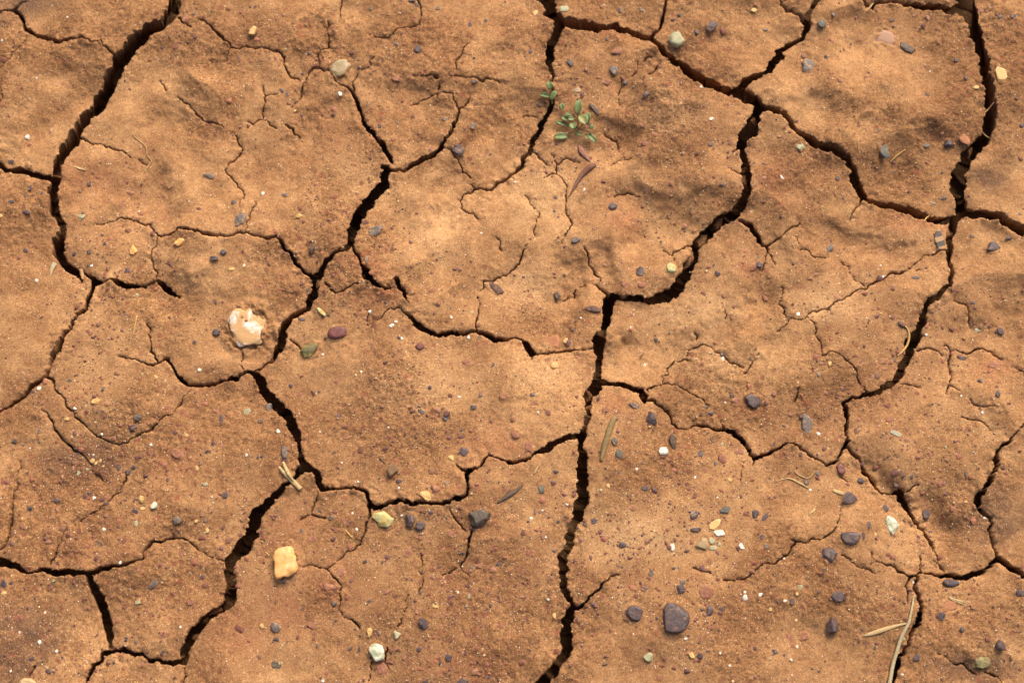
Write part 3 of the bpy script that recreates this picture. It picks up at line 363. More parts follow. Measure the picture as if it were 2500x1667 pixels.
 ('seed', 'long grey seed above two crossed straws', 'seed', 'J', 248, 1000, 28, 58, 8, 'G', 0.8, 0.35, dict(facets=3)),
 ('stone', 'plum and grey hook-shaped stone on reddish mud', 'stone', 'K', 1960, 575, 60, 68, 20, 'P', 0.55, 0.35, dict(sub=4, facets=7, outline=[.85, .8, .9, 1, 1, .7, .7, .9, 1, 1.1, 1.1, 1])),
 ('stone', 'slanted dark slate lozenge near a crack junction', 'stone', 'K', 1010, 625, 54, 23, -22, 'G', 0.7, 0.3, dict(facets=8)),
 ('stone', 'angular plum stone with a red fleck near a crack', 'stone', 'K', 1142, 722, 48, 58, 5, 'P', 0.6, 0.32, dict(facets=9, cut=(.55, .85))),
 ('seed', 'upright near-black pointed seed on gritty mud', 'seed', 'K', 1315, 912, 32, 68, 3, 'husk', 0.8, 0.3, dict(facets=4)),
 ('stone', 'mottled green-grey pebble beside the tan twig', 'stone', 'K', 885, 1012, 32, 42, 10, 'teal', 0.5, 0.42, dict()),
 ('stone', 'bright white oval quartz pebble on gritty mud', 'stone', 'K', 1240, 990, 44, 36, -15, 'W', 0.65, 0.35, dict(rough=0.08)),
 ('stone', 'dull pinkish plum stone on gritty mud', 'stone', 'K', 1715, 1042, 40, 46, 0, 'R', 0.55, 0.42, dict()),
 ('stone', 'crumbly dark green-grey stone near a dark twig', 'stone', 'K', 260, 1290, 34, 36, 0, 'teal', 0.5, 0.5, dict(rough=0.12)),
 ('stone', 'slanted plum block beside a plum sliver', 'stone', 'K', 1975, 1480, 40, 34, 40, 'P', 0.6, 0.35, dict(facets=9)),
 ('stone', 'long dark slate stone half covered by orange grit', 'stone', 'L', 372, 762, 58, 102, 12, 'G', 0.32, 0.42, dict(sub=4, facets=6, outline=[.9, .9, 1, 1, 1, .9, .85, .9, 1, .8, .7, .8])),
 ('stone', 'oval maroon plum pebble just below a crack', 'stone', 'L', 640, 1120, 38, 52, 8, 'maroon', 0.7, 0.3, dict(facets=3)),
 ('stone', 'broad rust red lump buried among fine cracks', 'stone', 'L', 1870, 305, 62, 44, 5, 'R', 0.3, 0.6, dict(rough=0.1)),
 ('stone', 'pale turquoise flat chip on tan mud', 'stone', 'L', 1070, 842, 54, 20, -22, 'turq', 0.4, 0.5, dict()),
 ('stone', 'arrow-shaped grey slate flake on shaded mud', 'stone', 'M', 1212, 775, 48, 24, 42, 'G', 0.3, 0.42, dict(facets=6)),
 ('stone', 'tan lumpy stone lying on the dark granular plate', 'stone', 'M', 212, 1560, 78, 34, 0, 'tanchip', 0.6, 0.3, dict(rough=0.1)),
]
# ------------------------------------------------------------------ height field of the mud
tl, tr, bl, br = ground(0, 0), ground(2500, 0), ground(0, 1667), ground(2500, 1667)
STEP = 0.00068
def axis(a, b, extra):
    n = int((b-a)/STEP); mid = a + np.arange(n+1)*STEP
    s = []; x = 0.0; d = STEP
    while x < extra: d = min(d*1.07, 0.004); x += d; s.append(x)
    s = np.array(s); return np.concatenate([(a-s)[::-1], mid, mid[-1]+s])
xs = axis(tl[0]-0.006, tr[0]+0.006, 0.13); ys = axis(bl[1]-0.006, tl[1]+0.006, 0.13)
X, Y = np.meshgrid(xs, ys); NX, NY = len(xs), len(ys)
SD = np.full(X.shape, 0.03, np.float32); ZC = np.zeros(X.shape, np.float32); BAR = np.zeros(X.shape, bool); HWM = np.zeros(X.shape, np.float32); SDM = np.full(X.shape, 0.03, np.float32)
n_edge = fbm(X, Y, 0.010, 4, 3, 0.62); n_wall = fbm(X, Y, 0.032, 2, 8, 0.5); n_floor = fbm(X, Y, 0.009, 4, 12, 0.65); n_teeth = fbm(X, Y, 0.0032, 2, 14, 0.7)
SPX = np.gradient(xs)[None, :]; SPY = np.gradient(ys)[:, None]; SPC = np.maximum(SPX+0*SPY, SPY+0*SPX)
def stamp(segs, mx, barrier):
    nseg = len(segs)-1
    for i in range(nseg):
        ax, ay, aw = segs[i]; bx, by, bw = segs[i+1]
        m = max(aw, bw)*0.8 + (0.0065 if mx < 0.003 else 0.013)
        i0 = np.searchsorted(xs, min(ax, bx)-m); i1 = np.searchsorted(xs, max(ax, bx)+m)
        j0 = np.searchsorted(ys, min(ay, by)-m); j1 = np.searchsorted(ys, max(ay, by)+m)
        if i1-i0 < 1 or j1-j0 < 1: continue
        sl = (slice(j0, j1), slice(i0, i1)); x = X[sl]; y = Y[sl]
        dx, dy = bx-ax, by-ay; L2 = dx*dx+dy*dy+1e-12
        t = np.clip(((x-ax)*dx+(y-ay)*dy)/L2, 0, 1)
        d = np.hypot(x-ax-t*dx, y-ay-t*dy)
        wd = np.maximum(aw+(bw-aw)*t, 0.0); hw = np.maximum(wd*np.clip(0.36+wd*22, 0.36, 0.455), 0.00033)
        s = d - hw + n_edge[sl]*np.minimum(0.00012+hw*0.16, 0.0007) + n_teeth[sl]*np.minimum(0.00008+hw*0.20, 0.00070)
        dep = np.clip(0.0045+wd*5.0, 0.0060, 0.055)*np.clip(wd/0.0005, 0.35, 1)
        wallw = np.where(hw > 0.0012, 0.00004, np.clip(hw*(0.34+0.36*n_wall[sl]), 0.00022, 0.0030))
        s2 = d - hw + n_edge[sl]*np.minimum(0.00006+hw*0.05, 0.0002)
        f = np.where(hw > 0.0012, (s < 0)*1.0, np.clip(-np.minimum(s2, s*0.3)/wallw, 0, 1))
        f = np.where(f < 1, 0.80*f + 0.08*np.clip(n_floor[sl], -1, 1)*(f*(1-f))*4, 0.80) + 0.20*np.clip((-s2-wallw)/np.maximum(hw-wallw, 1e-4), 0, 1)
        z = -dep*f*(1+0.12*n_floor[sl])
        z = np.where(s < 0, z, 0)
        HWM[sl] = np.where(z < ZC[sl], hw, HWM[sl]); ZC[sl] = np.minimum(ZC[sl], z); SD[sl] = np.minimum(SD[sl], s)
        if mx >= 0.003: SDM[sl] = np.minimum(SDM[sl], d-hw)
        if barrier: BAR[sl] |= d < 0.8*SPC[sl]
for segs, mx in CR: stamp(segs, mx, mx > 0.0012)

# ------------------------------------------------------------------ which plate a vertex belongs to
lab = np.full(NX*NY, -1, np.int32); lab[BAR.ravel()] = -2
lab2 = lab.reshape(NY, NX); lab2[0, :] = -2; lab2[-1, :] = -2; lab2[:, 0] = -2; lab2[:, -1] = -2
L = lab.tolist(); nlab = 0; sizes = []
for s0 in range(0, NX*NY, 7):
    if L[s0] != -1: continue
    st = [s0]; L[s0] = nlab; cnt = 0
    while st:
        v = st.pop(); cnt += 1
        for u in (v-1, v+1, v-NX, v+NX):
            if L[u] == -1: L[u] = nlab; st.append(u)
    sizes.append(cnt); nlab += 1
lab = np.array(L, np.int32); sizes = np.array(sizes)
small = sizes < 2500
ok = lab >= 0; tmp = lab.copy(); tmp[ok] = np.where(small[lab[ok]], -2, lab[ok]); tmp[lab < 0] = -2
P = tmp.reshape(NY, NX).copy()
for it in range(400):                                      # grow plates over the crack lines and crumbs
    hole = P < 0
    if not hole.any(): break
    for sh, ax in ((1, 0), (-1, 0), (1, 1), (-1, 1)):
        Q = np.roll(P, sh, ax); hole = P < 0; P = np.where(hole & (Q >= 0), Q, P)
RELIEF = """
A 1440,520,150,42,115,-3.5 A 1260,880,130,48,110,-3.5 A 230,900,95,55,60,-2.5 A 1260,1480,130,60,90,-2.5 A 1560,760,160,60,112,2.5 A 600,520,200,120,20,2
B 560,860,170,48,-40,-4.5 B 400,1060,95,42,-50,-3.5 B 290,1230,130,44,110,-3.5 B 420,830,170,60,-40,3 B 700,960,180,70,-45,2.5 B 200,60,220,60,0,-3.5 B 830,160,160,60,-10,-3 B 1200,750,160,45,10,-4.5 B 1450,570,230,50,5,3.5 B 1750,810,190,50,-15,-4.5 B 1830,710,140,40,-20,3 B 1370,950,60,120,10,-2.5 B 1550,870,60,50,0,3 B 1930,960,160,45,-45,-4 B 1760,1170,130,45,-45,-4 B 1680,1040,160,55,-50,3.5 B 1950,1150,200,70,-45,3.5 B 1950,480,90,60,0,-3.5
C 850,1000,170,42,5,-3.5 C 880,1170,140,110,0,-3.5 C 850,920,180,40,5,2.5 C 1060,1150,40,150,5,2.5 C 1250,1230,90,65,0,-3.5 C 1700,30,130,60,0,-3.5 C 1080,80,110,60,0,-3.5 C 1800,580,130,55,0,3 C 130,870,160,38,-15,-3.5 C 60,960,130,45,-10,3 C 1350,900,200,140,20,3 C 560,1060,150,110,0,-2
D 620,250,210,55,10,-3.5 D 1260,970,170,60,20,3 D 1270,1075,200,60,15,-4 D 1390,1080,80,50,0,-3 D 700,700,200,120,20,3.5 D 700,880,260,55,5,-3 D 1600,420,200,55,0,-2.5 D 1850,1430,130,110,0,-3 D 350,780,90,45,0,-2.5 D 120,680,150,80,10,2.5
E 1250,170,140,80,60,-4 E 1150,260,140,50,10,-3.5 E 1000,490,160,45,10,-2.5 E 1330,860,140,50,25,-5 E 1430,930,60,60,0,-3 E 900,700,180,120,0,2.5 E 1550,880,140,70,20,3 E 1650,430,220,110,10,2.5
F 1130,300,160,80,30,-2.5 F 430,560,130,90,0,-2.5 F 1550,180,170,48,-60,-4.5 F 1440,400,130,42,-75,-3.5 F 1300,330,180,70,-60,2.5 F 1700,150,160,60,-60,2.5 F 1050,760,80,34,60,-2.5 F 1150,850,95,42,45,-2 F 1000,1060,200,60,0,2 F 900,1010,120,40,10,-2
G 1300,330,290,44,8,-4 G 1300,230,300,60,5,3.5 G 1080,410,110,90,0,-3.5 G 1080,600,65,65,0,-2.5 G 1600,350,130,55,-40,-2.5 G 590,780,65,115,25,-6 G 700,740,50,80,-20,-4 G 640,880,120,42,0,-3.5 G 560,900,50,50,0,-3 G 920,800,210,170,0,3 G 2030,1130,70,210,20,-5.5 G 1880,1050,80,200,20,3 G 1030,1400,110,60,0,-4 G 980,1400,34,50,0,-3 G 870,1370,70,70,0,3.5 G 560,470,160,24,-60,-2
H 900,630,340,58,10,-4 H 560,580,130,60,-20,-3 H 750,500,320,70,10,4 H 1000,740,300,60,5,-2 H 270,250,200,42,10,-2.5 H 1750,1350,300,70,0,-2.5 H 1950,1430,200,80,0,-2.5 H 1700,720,140,60,0,-2
I 620,1040,240,170,20,-5.5 I 950,540,150,130,0,3.5 I 900,660,150,50,0,-2.5 I 1750,540,300,60,0,-2 I 1700,330,240,120,-20,4 I 1200,1300,300,120,10,2
N 1900,90,210,120,-30,-2.5 J 1100,500,350,200,10,2 J 1900,780,110,140,0,-2
K 500,650,110,200,0,-2.5 L 1350,620,110,200,-10,-2.5 L 860,1130,60,120,-30,-4 L 940,1230,60,60,0,-3 L 1450,1470,140,60,30,-5 L 1250,1390,190,34,15,-3.5 L 1950,60,300,80,0,-2.5 L 1500,900,200,150,0,2
P 1950,230,210,120,0,-3.5 P 1500,300,60,40,0,-3 P 1500,1440,260,60,20,-3.5 P 1900,1460,300,80,0,-3.5 P 600,1250,300,60,0,-2 O 1100,1500,400,80,0,-2 M 250,1000,260,200,0,-2 O 800,300,300,150,0,1.5
"""
Z = 0.0050*fbm(X, Y, 0.16, 2, 21) + 0.0040*fbm(X, Y, 0.065, 2, 22)
prs0 = random.Random(9)
for k in np.unique(P):
    mk = P == k
    if k < 0 or not mk.any(): continue
    cx, cy = X[mk].mean(), Y[mk].mean()
    Z += np.where(mk, prs0.uniform(-0.0014, 0.0014)+prs0.gauss(0, 0.011)*(X-cx)+prs0.gauss(0, 0.011)*(Y-cy), 0)
Z += 0.0017*np.clip(1-np.clip(SDM, 0, 1)/0.0125, 0, 1)**2*np.clip(0.3+fbm(X, Y, 0.06, 2, 24), -0.4, 1)     # rims curled up or worn down
lump = np.clip(0.45+1.6*(Y+0.02), 0.25, 1.0)*np.clip(0.65+0.7*fbm(X, Y, 0.13, 2, 26), 0.1, 1.2)     # trampled lumps and folds, strongest on the farther plates
cs, sn = math.cos(0.7), math.sin(0.7)
Z += lump*(0.0120*(0.45-np.abs(fbm((X*cs+Y*sn)*0.62, -X*sn+Y*cs, 0.050, 3, 27, 0.45))) + 0.0034*fbm(X, Y, 0.028, 2, 28))
n_rel = fbm(X, Y, 0.03, 3, 31)+0.35*fbm(X, Y, 0.007, 2, 33); n_rel2 = fbm(X, Y, 0.03, 3, 32)+0.35*fbm(X, Y, 0.007, 2, 34)
tk = RELIEF.split()
for t, v in zip(tk[0::2], tk[1::2]):
    x, y, rx, ry, an, h = map(float, v.split(','))
    gx, gy = at(t, x, y); s = sc(t, x, y); a = R(-an)
    dx = X-gx+n_rel*0.006; dy = (Y-gy)*0.93+n_rel2*0.006
    u = (dx*math.cos(a)+dy*math.sin(a))/(rx*s*1.25); v2 = (-dx*math.sin(a)+dy*math.cos(a))/(ry*s*1.4)
    v2 = v2*math.copysign(1, math.cos(a))*math.copysign(1, -h); v2 = np.where(v2 > 0, v2*1.15, v2*0.42)   # steep on one side, easing out on the other
    q = u*u+v2*v2; Z += np.where(q < 9, h*0.00074*np.exp(-q*0.5), 0)
# crumbs, pores and small lumps of the skin; rougher near the cracks
zy_, zx_ = np.gradient(Z, ys, xs); slope = np.hypot(zx_, zy_)
gritty0 = np.clip(0.45+0.95*fbm(X, Y, 0.055, 3, 40), 0.06, 1.15); gritty = np.maximum(gritty0, np.clip(slope*2.0, 0, 0.75))
near = np.clip(1-np.clip(SD, 0, 1)/0.0064, 0, 1)**2
crumb = fbm(X, Y, 0.0075, 4, 41, 0.6)
chunk = np.clip(fbm(X, Y, 0.05, 2, 47)*1.8, 0, 1)*np.clip(1-np.clip(SDM, 0, 1)/0.0125, 0, 1)**1.5
Z += chunk*0.0022*(np.abs(fbm(X, Y, 0.009, 3, 48, 0.6))-0.35)
Z += (0.00060*gritty+0.0008*near)*crumb + 0.00026*gritty*fbm(X, Y, 0.0026, 2, 43, 0.7)
patch = np.clip(fbm(X, Y, 0.07, 2, 44)*1.6, 0, 1)
Z += patch*0.0007*np.abs(fbm(X, Y, 0.012, 3, 45, 0.6))
Z -= 0.0008*np.exp(-np.clip(SD, 0, 1)/0.0011)*(0.5+0.5*np.clip(-ZC/0.004+(SD < 0.006)*0.6, 0, 1))
# mud drawn up round the stones
def collar(t, x, y, rx, ry, ang, k):
    gx, gy = at(t, x, y); s = sc(t, x, y); rx *= s; ry *= s*1.06; a = R(ang); m = max(rx, ry)*1.8
    i0, i1 = np.searchsorted(xs, (gx-m, gx+m)); j0, j1 = np.searchsorted(ys, (gy-m, gy+m))
    if i1 <= i0 or j1 <= j0: return
    sl = (slice(j0, j1), slice(i0, i1)); dx = X[sl]-gx; dy = Y[sl]-gy
    q = np.hypot((dx*math.cos(a)+dy*math.sin(a))/rx, (-dx*math.sin(a)+dy*math.cos(a))/ry)
    A = k*min(rx, ry)*(0.6+1.1*n_teeth[sl]+0.8*n_edge[sl])
    Z[sl] += A*np.exp(-(np.clip(q-0.9, 0, 9)/0.22)**2) - 0.5*k*min(rx, ry)*np.exp(-((q-1.35)/0.16)**2)
tk = COMMON.split()
for t, c, v in zip(tk[0::3], tk[1::3], tk[2::3]):
    v = [float(q) for q in v.split(',')]
    if max(v[2:4]) > 15: collar(t, *v[:4], v[4] if len(v) > 4 else 0, 0.10)
for q in U: collar(q[3], q[4], q[5], q[6], q[7], q[8], 0.09)
# border of the built field: a crack all round
db = np.minimum(np.minimum(X-xs[0], xs[-1]-X), np.minimum(Y-ys[0], ys[-1]-Y))
ZTOP = Z.copy(); Z = Z + ZC; Z -= 0.03*np.clip(1-db/0.004, 0, 1)
# pull the vertices beside a rim onto the rim
gy_, gx_ = np.gradient(SD, ys, xs); gl = np.hypot(gx_, gy_)+1e-9
mv = np.where((SD > 0) & (SD < 0.75*STEP) & (gl > 0.4) & (gl < 1.6), -SD*0.95, 0)
sb = np.clip(SD, -0.008, 0.008)
for it in range(4): sb = (sb+np.roll(sb, 1, 0)+np.roll(sb, -1, 0)+np.roll(sb, 1, 1)+np.roll(sb, -1, 1))/5
by_, bx_ = np.gradient(sb, ys, xs); bl_ = np.hypot(bx_, by_)+1e-6
under = np.where(SD < 0, np.clip(0.85+0.5*fbm(X, Y, 0.035, 2, 51), 0.55, 1.15)*np.minimum(-ZC*0.50, np.where(HWM > 0.0012, HWM*3.2, -SD*1.2)), 0)*np.clip(bl_*2, 0, 1)
ring = (SD < 0) & (SD > -1.1*STEP) & (HWM > 0.0012)
under = under + np.where(ring, -0.12*STEP-SD, 0)
XV = X + mv*gx_/gl + under*bx_/bl_; YV = Y + mv*gy_/gl + under*by_/bl_; 
def height(x, y, top=False):
    i = min(max(np.searchsorted(xs, x), 1), NX-1); j = min(max(np.searchsorted(ys, y), 1), NY-1)
    return float((ZTOP if top else Z)[j, i])
def height_v(x, y):
    i = np.clip(np.searchsorted(xs, x), 1, NX-1); j = np.clip(np.searchsorted(ys, y), 1, NY-1)
    return Z[j, i], SD[j, i]

# ------------------------------------------------------------------ soil tone (the soil's own colour): red clay patches, pale silt, dark granular spots
TONE = """
R F 1000,1060,220,90 R G 1980,830,120,80 R L 1850,330,140,120 R K 1980,640,180,110 R N 600,800,260,220 R N 250,1000,300,220 R F 900,880,160,120 R K 850,640,130,160 R M 1900,1150,250,220 R I 1450,1050,180,120 R C 800,330,120,90 R G 950,450,160,130 R N 1700,1450,350,120 R D 150,1400,180,150 R E 700,100,260,160 R H 1250,450,250,90
P J 1300,500,420,220 P G 150,1000,240,200 P F 1500,500,260,240 P G 250,300,240,260 P K 1700,300,260,200 P B 900,1400,240,140 P C 1300,900,240,180 P O 1000,400,360,200 P H 500,1150,260,160 P K 200,350,220,160 P G 1500,1150,260,160
D I 600,1050,320,190 D I 470,960,200,110 R J 1960,900,260,200 R N 300,300,200,180 D M 180,1150,330,260 D D 1880,1430,130,110 D I 700,900,160,80 D M 60,1400,250,200 D A 200,60,260,120 D P 1900,250,260,220 D P 1700,1480,420,120
"""
tone = {c: np.zeros(X.shape, np.float32) for c in 'RPD'}
for line in TONE.strip().split('\n'):
    tk = line.split()
    for c, t, v in zip(tk[0::3], tk[1::3], tk[2::3]):
        x, y, rx, ry = map(float, v.split(',')); gx, gy = at(t, x, y); s = sc(t, x, y)
        q = ((X-gx+n_rel*0.005)/(rx*s))**2 + ((Y-gy+n_rel2*0.005)/(ry*s))**2
        tone[c] = np.maximum(tone[c], np.exp(-q) if c != 'D' else np.exp(-q*q))

# ------------------------------------------------------------------ materials
def new_mat(name):
    m = bpy.data.materials.new(name); m.use_nodes = True; n = m.node_tree
    return m, n, n.nodes['Principled BSDF']
class G:
    def __init__(s, nt): s.nt = nt
    def n(s, typ, **kw):
        o = s.nt.nodes.new(typ)
        for k, v in kw.items():
            if k.startswith('i_'): o.inputs[k[2:].replace('_', ' ')].default_value = v
            else: setattr(o, k, v)
        return o
    def link(s, a, b): s.nt.links.new(a, b)
    def mix(s, fac, a, b, blend='MIX'):
        o = s.nt.nodes.new('ShaderNodeMix'); o.data_type = 'RGBA'; o.blend_type = blend
        for sock, v in ((o.inputs[0], fac), (o.inputs[6], a), (o.inputs[7], b)):
            if isinstance(v, (int, float)): sock.default_value = v
            elif isinstance(v, tuple): sock.default_value = (*v, 1)
            else: s.link(v, sock)
        return o.outputs[2]
    def ramp(s, src, p0, p1, v0=0.0, v1=1.0):
        o = s.nt.nodes.new('ShaderNodeMapRange'); o.clamp = True
        s.link(src, o.inputs[0])
        for i, v in enumerate((p0, p1, v0, v1)): o.inputs[i+1].default_value = v
        return o.outputs[0]
    def math(s, op, a, b=0.0):
        o = s.nt.nodes.new('ShaderNodeMath'); o.operation = op
        for sock, v in ((o.inputs[0], a), (o.inputs[1], b)):
            if isinstance(v, (int, float)): sock.default_value = v
            else: s.link(v, sock)
        return o.outputs[0]
    def noise(s, co, scale, detail=3, rough=0.55, dist=0.0):
        o = s.n('ShaderNodeTexNoise'); o.inputs['Scale'].default_value = scale; o.inputs['Detail'].default_value = detail
        o.inputs['Roughness'].default_value = rough; o.inputs['Distortion'].default_value = dist
        s.link(co, o.inputs['Vector']); return o.outputs['Fac']
    def cells(s, co, scale, keep, r0, r1):
        """mask of scattered specks: a share `keep` of voronoi cells, each a speck; returns mask and random colour"""
        o = s.n('ShaderNodeTexVoronoi'); o.inputs['Scale'].default_value = scale; s.link(co, o.inputs['Vector'])
        sp = s.n('ShaderNodeSeparateColor'); s.link(o.outputs['Color'], sp.inputs[0])
        on = s.math('LESS_THAN', sp.outputs[0], keep)
        rad = s.ramp(sp.outputs[1], 0, 1, r0, r1)
        d = s.math('SUBTRACT', rad, o.outputs['Distance'])
        m = s.ramp(d, 0.0, 0.10)
        return s.math('MULTIPLY', m, on), sp.outputs[2]
def soil_material(name, outer=False):
    m, nt, bs = new_mat(name); g = G(nt)
    pos = g.n('ShaderNodeNewGeometry').outputs['Position']
    big = g.noise(pos, 9, 4, 0.6); mid = g.noise(pos, 60, 4, 0.65, 0.4); fine = g.noise(pos, 420, 4, 0.7); vf = g.noise(pos, 1300, 2, 0.6)
    c = g.mix(g.ramp(big, 0.35, 0.68), (0.340, 0.174, 0.075), (0.475, 0.268, 0.119))
    c = g.mix(g.ramp(mid, 0.38, 0.66), g.mix(1.0, c, (0.70, 0.64, 0.60), 'MULTIPLY'), c)
    c = g.mix(g.math('MULTIPLY', g.ramp(g.noise(pos, 26, 5, 0.7, 0.6), 0.52, 0.68), 0.70), c, g.mix(1.0, c, (0.66, 0.58, 0.52), 'MULTIPLY'))
    if not outer:
        for an, col in (('red', (0.305, 0.128, 0.056)), ('pale', (0.515, 0.305, 0.145)), ('dark', (0.125, 0.066, 0.037))):
            a = g.n('ShaderNodeAttribute', attribute_name=an)
            k = g.math('MULTIPLY', a.outputs['Fac'], g.ramp(g.noise(pos, 90, 3, 0.6), 0.30, 0.65, 0.35, 1.0))
            c = g.mix(k, c, col)
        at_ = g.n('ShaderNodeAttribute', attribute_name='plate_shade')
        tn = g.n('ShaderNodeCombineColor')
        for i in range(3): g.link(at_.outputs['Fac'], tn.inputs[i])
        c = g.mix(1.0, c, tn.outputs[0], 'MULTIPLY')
    gt = g.n('ShaderNodeAttribute', attribute_name='gritty').outputs['Fac'] if not outer else g.ramp(g.noise(pos, 17, 4, 0.65), 0.38, 0.64, 0.1, 1.0)
    c = g.mix(g.ramp(gt, 0.15, 1.0, 0.0, 0.55), g.mix(1.0, c, (1.10, 1.10, 1.10), 'MULTIPLY'), g.mix(1.0, c, (0.72, 0.62, 0.56), 'MULTIPLY'))
    cf = g.mix(g.ramp(fine, 0.33, 0.67), g.mix(1.0, c, (0.54, 0.48, 0.44), 'MULTIPLY'), g.mix(1.0, c, (1.20, 1.20, 1.18), 'MULTIPLY'))
    c = g.mix(g.ramp(gt, 0.1, 0.9, 0.45, 1.0), c, cf)
    c = g.mix(g.math('MULTIPLY', g.ramp(vf, 0.50, 0.66), 0.55), c, (0.15, 0.072, 0.040))
    c = g.mix(g.math('MULTIPLY', g.ramp(vf, 0.46, 0.33), 0.40), c, (0.66, 0.43, 0.24))
    wob = g.n('ShaderNodeVectorMath', operation='ADD'); nz = g.n('ShaderNodeTexNoise'); nz.inputs['Scale'].default_value = 260
    g.link(pos, nz.inputs['Vector']); sc_ = g.n('ShaderNodeVectorMath', operation='SCALE'); sc_.inputs[3].default_value = 0.0022
    g.link(nz.outputs['Color'], sc_.inputs[0]); g.link(pos, wob.inputs[0]); g.link(sc_.outputs[0], wob.inputs[1]); wp = wob.outputs[0]
    m1, r1 = g.cells(wp, 170, 0.34, 0.10, 0.42)
    frag = g.mix(r1, (0.135, 0.050, 0.034), (0.26, 0.085, 0.048))
    c = g.mix(g.math('MULTIPLY', m1, g.ramp(gt, 0.1, 0.8, 0.35, 0.78)), c, frag)
    m2, r2 = g.cells(wp, 390, 0.36, 0.10, 0.44)
    c = g.mix(g.math('MULTIPLY', m2, g.ramp(gt, 0.1, 0.9, 0.30, 0.75)), c, g.mix(r2, (0.10, 0.045, 0.035), (0.24, 0.09, 0.05)))
    m3, r3 = g.cells(pos, 640, 0.045, 0.15, 0.40)
    c = g.mix(g.math('MULTIPLY', m3, 0.8), c, g.mix(r3, (0.60, 0.40, 0.22), (0.70, 0.56, 0.40)))
    m4, r4 = g.cells(pos, 520, 0.03, 0.15, 0.40)
    c = g.mix(g.math('MULTIPLY', m4, 0.85), c, (0.045, 0.040, 0.045))
    g.link(c, bs.inputs['Base Color']); bs.inputs['Roughness'].default_value = 0.93
    bs.inputs['Specular IOR Level'].default_value = 0.18
    h = g.math('ADD', g.math('MULTIPLY', fine, 0.7), g.math('MULTIPLY', vf, 0.45))
    h = g.math('ADD', h, g.math('MULTIPLY', g.math('ADD', m2, g.math('MULTIPLY', m3, 1.2)), 0.30))
    h = g.math('MULTIPLY', h, g.ramp(gt, 0.1, 1.0, 0.25, 1.1))
    b = g.n('ShaderNodeBump'); b.inputs['Distance'].default_value = 0.0014; b.inputs['Strength'].default_value = 0.8
    if outer:
        wv = g.n('ShaderNodeVectorMath', operation='ADD'); n2 = g.n('ShaderNodeTexNoise'); n2.inputs['Scale'].default_value = 14
        g.link(pos, n2.inputs['Vector']); s2 = g.n('ShaderNodeVectorMath', operation='SCALE'); s2.inputs[3].default_value = 0.085
        g.link(n2.outputs['Color'], s2.inputs[0]); g.link(pos, wv.inputs[0]); g.link(s2.outputs[0], wv.inputs[1])
        vo = g.n('ShaderNodeTexVoronoi', feature='DISTANCE_TO_EDGE'); vo.inputs['Scale'].default_value = 5.5; g.link(wv.outputs[0], vo.inputs['Vector'])
        h = g.math('ADD', h, g.ramp(vo.outputs['Distance'], 0, 0.035, -14, 0))
    g.link(h, b.inputs['Height']); g.link(b.outputs[0], bs.inputs['Normal'])
    return m
M_soil = soil_material('dry_red_soil'); M_outer = soil_material('dry_red_soil_far', True)

def link(o, parent=None):
    scene.collection.objects.link(o)
    if parent: o.parent = parent
    return o
def mesh_np(name, V, F, mat=None, smooth=True, attrs=None):
    """F: (n,3) or (n,4) array"""
    me = bpy.data.meshes.new(name); nf, k = F.shape
    me.vertices.add(len(V)); me.vertices.foreach_set('co', np.ascontiguousarray(V, np.float32).ravel())
    me.loops.add(nf*k); me.loops.foreach_set('vertex_index', np.ascontiguousarray(F, np.int32).ravel())
    me.polygons.add(nf); me.polygons.foreach_set('loop_start', np.arange(0, nf*k, k, dtype=np.int32))
    me.polygons.foreach_set('use_smooth', np.full(nf, smooth))
    for an, arr in (attrs or {}).items():
        if arr.ndim == 1:
            a = me.attributes.new(an, 'FLOAT', 'POINT'); a.data.foreach_set('value', np.ascontiguousarray(arr, np.float32))
        else:
            a = me.color_attributes.new(an, 'FLOAT_COLOR', 'POINT'); a.data.foreach_set('color', np.ascontiguousarray(arr, np.float32).ravel())
    me.update(); me.validate()
    if mat: me.materials.append(mat)
    return me
def tag(o, label=None, cat=None, group=None, kind=None):
    if label: o['label'] = label
    if cat: o['category'] = cat
    if group: o['group'] = group
    if kind: o['kind'] = kind
    return o

# ------------------------------------------------------------------ split into plates and crack floor
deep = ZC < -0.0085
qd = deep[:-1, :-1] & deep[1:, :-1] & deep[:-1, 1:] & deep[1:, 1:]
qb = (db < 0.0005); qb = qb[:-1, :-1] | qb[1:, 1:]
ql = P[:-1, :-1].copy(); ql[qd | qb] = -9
idx = np.arange(NX*NY).reshape(NY, NX)
quads = np.stack([idx[:-1, :-1], idx[:-1, 1:], idx[1:, 1:], idx[1:, :-1]], -1).reshape(-1, 4)
qlf = ql.ravel(); VV = np.stack([XV, YV, Z], -1).reshape(-1, 3)
TR, TP, TD = (tone[c].ravel() for c in 'RPD'); GT = gritty0.ravel()
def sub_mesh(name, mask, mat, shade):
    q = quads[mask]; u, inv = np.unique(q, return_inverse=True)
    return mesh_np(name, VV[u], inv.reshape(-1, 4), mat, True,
                   {'red': TR[u], 'pale': TP[u], 'dark': TD[u], 'gritty': GT[u], 'plate_shade': np.full(len(u), shade)})

